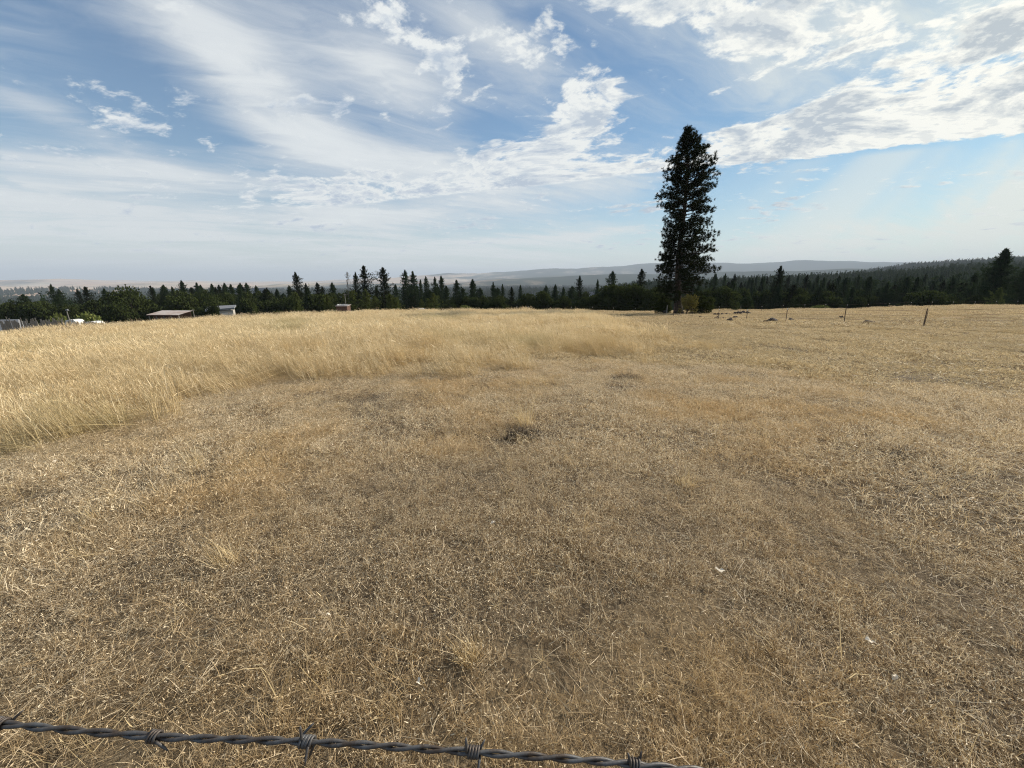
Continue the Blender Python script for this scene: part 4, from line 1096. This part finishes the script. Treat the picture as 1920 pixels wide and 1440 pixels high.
def shack():
    p = at_Y(645, 585, 92.0); z = gz(p[0], 92.0); top = at_Y(645, 573, 92.0)[2]; h = max(1.4, top - z)
    root = empty("brown_shack", (p[0], 92.0, z)); tag(root, "little reddish-brown board shack among the young pines", "shack")
    for k in range(9): MB().box((-1.1 + k * .275, -1.0, h / 2), (.25, .04, h)).build("board", M_REDWOOD, root)
    for s in (-1.22, 1.22): MB().box((s, 0, h / 2), (.04, 2.0, h)).build("side_wall", M_REDWOOD, root)
    MB().box((0, 0, h + .05), (2.8, 2.5, .08), rx=.08).build("roof", M_RUSTROOF, root)
    rr = random.Random(2)
    for k in range(5):
        o = MB().box((0, 0, .16), (.3 + .2 * rr.random(), .3, .28), rz=rr.random()).build("white_tub", M_WHITEPAINT, None, (p[0] - 1.0 + k * .5, 91.6 + .3 * rr.random(), z + h + .06))
        tag(o, "white tub lying on the roof of the brown shack", "tub", "white tubs on the shack roof")
shack()

def barn(x, y, Y, W, label):
    p = at_Y(x, y, Y); z = gz(p[0], Y); h = max(3.5, p[2] - z)
    root = empty("barn", (p[0], Y, z), .3); tag(root, label, "barn")
    MB().box((0, 0, h * .35), (W, W * .7, h * .7)).build("wall", M_BEIGE, root)
    MB().add([(-W * .55, -W * .4, h * .68), (W * .55, -W * .4, h * .68), (W * .55, W * .4, h * .68), (-W * .55, W * .4, h * .68), (-W * .55, 0, h), (W * .55, 0, h)],
             [(0, 1, 5, 4), (2, 3, 4, 5), (1, 2, 5), (3, 0, 4), (3, 2, 1, 0)]).build("roof", M_GREYROOF, root)
barn(1107, 547, 230, 5.5, "small grey-roofed barn peeping over the oaks in the middle")
for x, lab in ((439, "first"), (478, "second"), (486, "third"), (495, "fourth")):
    barn(x, 540, 1300, 16, "tiny white building far down on the plain, %s from the left" % lab)

# ---------------------------------------------------------------- wire fences of the field
def tpost_mesh(h, white):
    b = MB()
    b.box((0, 0, h / 2 - .2), (.045, .010, h + .4)); b.box((0, .022, h / 2 - .2), (.008, .036, h + .4))
    for k in range(int(h / .12)): b.box((0, -.011, .15 + k * .12), (.018, .012, .02))
    return b.mesh("post", [M_STEEL])
TP = tpost_mesh(1.2, False); TIP = MB().box((0, 0, 1.15), (.06, .04, .14)).mesh("white_tip", [M_WHITEPAINT])

def wires(root, pts, heights, mat):
    for hgt in heights:
        P = []
        for (x0, y0, z0), (x1, y1, z1) in zip(pts[:-1], pts[1:]):
            for s in (0, .25, .5, .75):
                P.append((x0 + (x1 - x0) * s, y0 + (y1 - y0) * s, z0 + (z1 - z0) * s + hgt - .05 * math.sin(math.pi * s)))
        P.append((*pts[-1][:2], pts[-1][2] + hgt))
        MB().tube(P, .008, 4).build("wire", mat, root)

f1 = empty("wire_fence", (0, 0, 0)); tag(f1, "three-strand wire fence on rusty steel posts running up the right side of the field", "fence")
pts = []
FX = [(2280, 19.8), (1962, 21.8), (1735, 24.3), (1584, 29.6), (1474, 33.9), (1400, 37.7), (1346, 40.9), (1297, 45.0), (1262, 50.0)]
for i, (x, Y) in enumerate(FX):
    X = ray(x, 600)[0] / ray(x, 600)[1] * Y; z = gz(X, Y); pts.append((X, Y, z))
    o = link("post", TP, f1, (X, Y, z)); o.rotation_euler = (random.uniform(-.03, .03), random.uniform(-.05, .03) - (.05 if i in (2, 3) else 0), .4)
    if i in (4, 5, 6): t = link("white_tip", TIP, o)
    if i == 2:
        o = link("post", TP, f1, (X + .14, Y + .1, z)); o.scale = (.4, .6, .86)
wires(f1, pts, (.42, .78, 1.1), M_STEEL)
f2 = empty("wire_fence", (0, 0, 0)); tag(f2, "far wire fence with white-tipped posts crossing behind the field's brow", "fence")
pts = []
for k in range(24):
    x = 1032 + 39.6 * k; Y = 66.0
    X = ray(x, 580)[0] / ray(x, 580)[1] * Y; z = gz(X, Y); pts.append((X, Y, z))
    top = at_Y(x, np.interp(x, [1030, 1230, 1340, 1430, 1930], [577, 579.5, 577, 574, 570]), Y)[2]
    o = link("post", TP, f2, (X, Y, z)); o.scale = (1, 1, max(.8, min(1.8, (top - z) / 1.2))); o.rotation_euler = (random.uniform(-.05, .05), random.uniform(-.06, .06), 0)
    link("white_tip", TIP, o)
wires(f2, pts, (.5, 1.0), M_STEEL)
for x, yt, Y, lab in ((969, 574, 60, "left of two pale wooden posts behind the tall grass"), (990.5, 574, 60, "right of two pale wooden posts behind the tall grass"), (1251.5, 572, 56.5, "pale wooden post leaning on the dark stump by the great pine")):
    p = at_Y(x, yt, Y); z = gz(p[0], Y)
    o = MB().tube([(0, 0, -.3), (0, 0, p[2] - z)], [.09, .075], 8).build("wooden_post", M_GREYWOOD, None, (p[0], Y, z)); tag(o, lab, "post")
p = at_Y(1247, 583, 57.2); z = gz(p[0], 57.2)
b = MB().tube([(0, 0, -.2), (0.03, 0, .4), (-.03, 0, p[2] - z)], [.32, .27, .25], 10).build("stump", M_BARK, None, (p[0], 57.2, z)); tag(b, "dark short stump left of the great pine's trunk", "stump")

# ---------------------------------------------------------------- rocks
def rock_mesh(seed, flat=.6):
    import bmesh
    bm = bmesh.new(); bmesh.ops.create_icosphere(bm, subdivisions=3, radius=.5)
    for v in bm.verts:
        n = mnoise.fractal(v.co * 2.2 + Vector((seed * 3.1, 0, 0)), 1.0, 2.0, 3); v.co *= 1 + .35 * n
        q = mnoise.cell(v.co * 3 + Vector((seed, 1, 2))); v.co *= 1 + .10 * q
        v.co.z *= flat
        if v.co.z < -.12: v.co.z = -.12
    m = bpy.data.meshes.new("rock"); bm.to_mesh(m); bm.free(); m.materials.append(M_ROCK); return m
ROCKS = [rock_mesh(s) for s in range(6)]
RK = [(1346, 600, 1.15, "rusty brown rock at the foot of the dark fence post", None), (1356, 600, .75, "peaked rock just right of the rock at the post", None), (1367, 603, .95, "flat dark rock below the peaked one", None),
      (1378, 597, .8, "low rock between the post rocks and the pile", None), (1313, 596, .55, "small rock left of the fence post rocks", None), (1448, 604, 1.2, "largest dark rounded boulder standing alone in the field", None),
      (1434, 606, .75, "low stone just left of the lone boulder", None), (1464, 592, .8, "dark stone behind the lone boulder", None), (1482, 603, .8, "stone behind the third fence post", None),
      (1628, 609, 1.1, "flat half-sunken stone right of the leaning post", None), (1415, 603, .6, "small stone between two posts left of the boulder", None), (1399, 602, .5, "little stone at the second post's foot", None),
      (1330, 600, .5, "small flat stone left of the rusty brown rock", None), (1576, 598, .7, "half-buried stone left of the leaning post", None)]
for k in range(9):
    RK.append((1378 + k * 2.9, 590.5 - .7 * (k % 2), .9 + .25 * (k % 3), "dark rock of the long pile under the ball-shaped juniper", "rocks in the pile under the juniper"))
for k in range(5):
    RK.append((1340 + k * 7, 591.5 - .3 * (k % 2), .75, "low rock in the dirt ridge left of the pile", "rocks of the low ridge left of the pile"))
for i, (x, y, w, lab, grp) in enumerate(RK):
    p = ground_at(x, y, 76.0)
    o = link("rock", ROCKS[i % 6], None, (p[0], p[1], p[2] + .10)); o.scale = (w * .62, w * .55, w * (.75 if grp is None else .9)); o.rotation_euler = (0, 0, i * 1.3)
    tag(o, lab, "rock", grp)

# ---------------------------------------------------------------- near the camera: tufts, weeds, scraps
def tuft(x, y, R, n, h, w, label, seed, lean=(-.1, 0), spread=.35, dark=0.0, name="grass_tuft"):
    p = ground_at(x, y); rng = np.random.default_rng(seed)
    base = disc(rng, n, R); base[:, 2] = -.01
    d0 = rng.normal(size=(n, 3)) * spread + base * 1.2; d0[:, 2] = 1; d0[:, 0] += lean[0]; d0 = unit(d0)
    bend = rng.normal(size=(n, 3)) * .22; bend[:, 2] = -abs(bend[:, 2]) * .7
    hh = h * (.3 + .8 * rng.random(n)); ti = .25 + .75 * rng.random(n)
    V, F, T, tips = blades(rng, base, d0, bend, hh, w * (.6 + .8 * rng.random(n)), ti)
    parts = [(V, F, T)]
    if dark:
        m = int(n * 1.8); b2 = disc(rng, m, R * 1.5) + [0, -R * .8, 0]; dd = unit(rng.normal(size=(m, 3)) * .8 + [0, -.3, .6])
        V, F, T, _ = blades(rng, b2, dd, rng.normal(size=(m, 3)) * .4, dark * (.5 + .8 * rng.random(m)), np.full(m, w * 1.2), np.zeros(m))
        parts.append((V, F, T))
    V, F, T = join(parts)
    o = link(name, mesh_np(name, V, F, [M_SHORT if dark else M_TALL], T), None, tuple(p)); return tag(o, label, "grass tuft" if name == "grass_tuft" else "weed")
M_DARKGRASS = grass_material("dark_matted_grass", [(0.035, 0.026, 0.02), (0.09, 0.065, 0.045), (0.20, 0.15, 0.10), (0.08, 0.06, 0.04), (0.09, 0.07, 0.05), (0.05, 0.04, 0.03)])
def dark_mat(x, y, R, label, seed, n=900, hh=.10):
    p = ground_at(x, y); rng = np.random.default_rng(seed); b2 = disc(rng, n, R) * [1.25, .8, 1]; b2[:, 2] = 0
    dd = unit(rng.normal(size=(n, 3)) * .9 + [0, 0, .8]); fall = 1 - .6 * np.linalg.norm(b2, axis=1) / (R * 1.25)
    V, F, T, _ = blades(rng, b2, dd, rng.normal(size=(n, 3)) * .4, hh * (.5 + .9 * rng.random(n)) * fall, np.full(n, .0035), rng.random(n) ** 2)
    o = link("dark_grass_clump", mesh_np("dark_grass_clump", V, F, [M_DARKGRASS], T), None, (p[0], p[1], p[2] + .015)); tag(o, label, "grass clump")
tuft(985, 800, .10, 110, .55, .0042, "tall sparse golden tuft rising behind the dark matted clump in mid field", 1, (-.18, 0), .30)
dark_mat(985, 822, .19, "dark matted clump at the foot of the tall golden tuft", 2, 1500, .14)  # dark-coloured blades bunched just in front of the tuft's base
dark_mat(1176, 712, .30, "dark brown clump in the short grass, far right of centre", 3, 1300, .16)
dark_mat(1700, 862, .20, "dark clump on the right side of the field", 4, 700)
tuft(985, 690, .12, 40, .62, .005, "few tall thin stalks standing apart in front of the tall stand", 5, (-.1, 0), .16)
tuft(375, 880, .07, 50, .38, .003, "upright golden stalks on the left, above the middle of the field", 6, (-.2, 0), .2)
tuft(432, 1060, .07, 120, .26, .0025, "dense yellow grass tuft left of centre", 7, (-.15, 0), .28)
tuft(880, 1240, .05, 120, .20, .002, "yellowish brush-like tuft near the bottom middle", 8, (-.2, 0), .30)
tuft(1285, 915, .08, 110, .22, .003, "yellow tuft right of centre", 9, (0, 0), .45)
tuft(180, 985, .07, 90, .26, .003, "low pale tuft on the left side", 10, (-.1, 0), .4)
def star(x, y, R, label, seed):
    p = ground_at(x, y); rng = np.random.default_rng(seed); n = 18; a = np.arange(n) / n * 6.28 + rng.random(n) * .4
    d0 = unit(np.stack([np.cos(a), np.sin(a), .25 + .35 * rng.random(n)], 1)); bend = np.stack([0 * a, 0 * a, -.25 - .2 * rng.random(n)], 1)
    V, F, T, _ = blades(rng, np.zeros((n, 3)) + [0, 0, .035], d0, bend, R * (.6 + .6 * rng.random(n)), np.full(n, .0016), .4 + .5 * rng.random(n))
    o = link("star_weed", mesh_np("star_weed", V, F, [M_TALL], T), None, (p[0], p[1], p[2] + .01)); tag(o, label, "weed")
star(1016, 1254, .085, "dry star-shaped weed left of the smaller star near the bottom", 1); star(1200, 1310, .065, "smaller dry star-shaped weed right of the first near the bottom", 2)
star(1010, 1090, .06, "faint star-shaped dry weed above the two others", 3); star(930, 1150, .055, "star-shaped dry weed nearest the middle tuft", 4)
M_SCRAP = principled("bleached_leaf", (0.80, 0.70, 0.55), .9, 0, .2, 40)
def scrap(x, y, s, label, seed):
    p = ground_at(x, y); rr = random.Random(seed); b = MB(); n = 9; c = [(0, 0, .012)]
    for k in range(n):
        a = 6.283 * k / n; r = 1.3 * s * (.6 + .5 * rr.random()) * (1 if k % 2 else .7); c.append((r * math.cos(a), r * .6 * math.sin(a), .02 * rr.random() + .15 * s))
    b.add(c, [(0, 1 + k, 1 + (k + 1) % n) for k in range(n)]); c2 = [(x_, y_, z_ - .002) for x_, y_, z_ in c]
    b.add(c2, [(0, 1 + (k + 1) % n, 1 + k) for k in range(n)])
    o = b.build("dry_leaf", M_SCRAP, None, (p[0], p[1], p[2] + .085)); o.rotation_euler = (rr.uniform(.1, .4), rr.uniform(-.3, .3), rr.random() * 6); tag(o, label, "leaf")
for i, (x, y, s, l) in enumerate([(1622, 1235, .020, "pale curled leaf on the grass at lower right"), (1665, 1303, .014, "smaller pale leaf nearer the bottom right"), (925, 1003, .018, "pale leaf scrap in the middle of the near grass"),
        (70, 1040, .030, "pale scrap at the left edge of the near grass"), (108, 879, .030, "white scrap far left in the short grass"), (430, 885, .022, "small white scrap on the left half of the short grass"),
        (790, 1312, .016, "greyish torn leaf above the wire in the middle"), (620, 1180, .013, "tiny pale leaf left of the middle tuft"), (1345, 1096, .030, "flat grey leaf patch right of centre")]):
    scrap(x, y, s, l, i)

# ---------------------------------------------------------------- the barbed wire in front of the camera
def unproj(x, y, depth):
    r = ray(x, y); d = r * depth; return Vector(d)
wire_px = [(-1500, 1240, .36), (-700, 1291, .32), (-300, 1325, .305), (0, 1357, .295), (290, 1381, .293), (578, 1391, .292), (885, 1410, .292), (1190, 1433, .292), (1500, 1466, .292), (2000, 1520, .30), (2900, 1620, .34)]
ctrl = [unproj(*w) for w in wire_px]
def spline(P, m=40):
    out_ = []
    for i in range(len(P) - 1):
        p0, p1, p2, p3 = P[max(i - 1, 0)], P[i], P[i + 1], P[min(i + 2, len(P) - 1)]
        k = max(4, int((p2 - p1).length / .0022))
        for j in range(k):
            t = j / k; out_.append(.5 * ((2 * p1) + (p2 - p0) * t + (2 * p0 - 5 * p1 + 4 * p2 - p3) * t * t + (3 * p1 - p0 - 3 * p2 + p3) * t ** 3))
    out_.append(P[-1]); return out_
line = spline(ctrl)
bw = empty("barbed_wire", tuple(line[len(line) // 2])); O = line[len(line) // 2]
tag(bw, "twisted grey barbed wire stretched across the bottom of the picture", "barbed wire")
arc = [0.0]
for a, b in zip(line[:-1], line[1:]): arc.append(arc[-1] + (b - a).length)
def frame_at(i):
    t = (line[min(i + 1, len(line) - 1)] - line[max(i - 1, 0)]).normalized(); u = t.cross(Vector((0, 0, 1))).normalized(); return t, u, u.cross(t).normalized()
RW = .00136; LAY = .050
for ph in (0.0, math.pi):
    pts = []
    for i, p in enumerate(line):
        t, u, v = frame_at(i); a = 6.2832 * arc[i] / LAY + ph + .35 * math.sin(arc[i] * 23)
        pts.append(p + (u * math.cos(a) + v * math.sin(a)) * RW * 1.04 - O)
    MB().tube(pts, RW, 8).build("strand", M_WIRE, bw, smooth=True)
def barb(x, prongs, seed):
    rr = random.Random(seed)
    i = min(range(len(line)), key=lambda k: abs(960 + FPX * line[k].x / (line[k].y * math.cos(PITCH) - line[k].z * math.sin(PITCH)) - x))
    t, u, v = frame_at(i); p = line[i]; rb = .00105; Rc = RW * 2.05 + rb * .6; b = MB()
    turns = 3.6; n = 46; W = turns * rb * 2.15; pts = []
    for k in range(n + 1):
        a = 6.2832 * turns * k / n + prongs[2]; s = -W / 2 + W * k / n
        pts.append(p + t * s + (u * math.cos(a) * Rc + v * math.sin(a) * Rc) - O)
    for end, vec in ((0, prongs[0]), (1, prongs[1])):
        e = pts[-1] if end else pts[0]; d = (t * vec[0] + v * vec[1] + u * vec[2]).normalized(); L = .0115
        ext = [e + d * L * s + v * .0006 * math.sin(s * 3) for s in (.12, .4, .75, 1.0)]
        pts = pts + ext if end else ext[::-1] + pts
    rad = [rb * .35, rb * .9] + [rb] * (len(pts) - 4) + [rb * .9, rb * .35]
    b.tube(pts, rad, 7); b.build("barb", M_WIRE, bw, smooth=True)
barb(2, ((-.3, -1, .3), (.7, .8, -.6), 0.4), 1)
barb(292, ((-.55, -1, .2), (.9, -.7, .1), 2.5), 2)
barb(578, ((-.1, 1.0, -.2), (-.35, -1, .1), 1.2), 3)
barb(574, ((.9, .9, -.5), (.1, -.9, .9), 3.0), 4)
barb(886, ((-.1, 1.1, -.2), (.5, .8, -.6), 1.0), 5)
barb(890, ((.2, -1, .2), (-.1, -.6, 1), 2.0), 6)
barb(1188, ((-.35, 1.1, -.2), (.1, 1.1, -.3), .6), 7)
barb(-300, ((-.2, 1, 0), (.3, -1, 0), .6), 8); barb(1490, ((-.2, 1, 0), (.3, -1, 0), .6), 9)

def low_bush(x, y, Y, w, mat, label, seed):
    p = at_Y(x, y, Y); z = gz(p[0], Y); h = max(.9, p[2] - z); rng = np.random.default_rng(seed)
    root = empty("bush", (p[0], Y, z)); tag(root, label, "bush")
    d = unit(rng.normal(size=(420, 3))); P = d * (rng.random(420) ** .35)[:, None] * [w * .5, w * .5, h * .48] + [0, 0, h * .5]
    V, F, T = needle_tris(rng, P, d, 3, .20, .10); link("foliage", mesh_np("foliage", V, F, [mat], T), root)
    MB().tube([(0, 0, -.2), (0, 0, h * .5)], [.06, .03], 5).build("stem", M_BARK, root)
low_bush(521, 583, 68.0, 2.2, M_OAK, "dark flat bush on the brow right of the silver car", 1)
low_bush(546, 584, 70.0, 1.4, M_OAK, "small dark bush beside the flat one, below the lone tall pine", 2)
low_bush(1540, 571, 92.0, 4.0, M_YOUNG, "greyish green bush against the right-hand wood", 3)
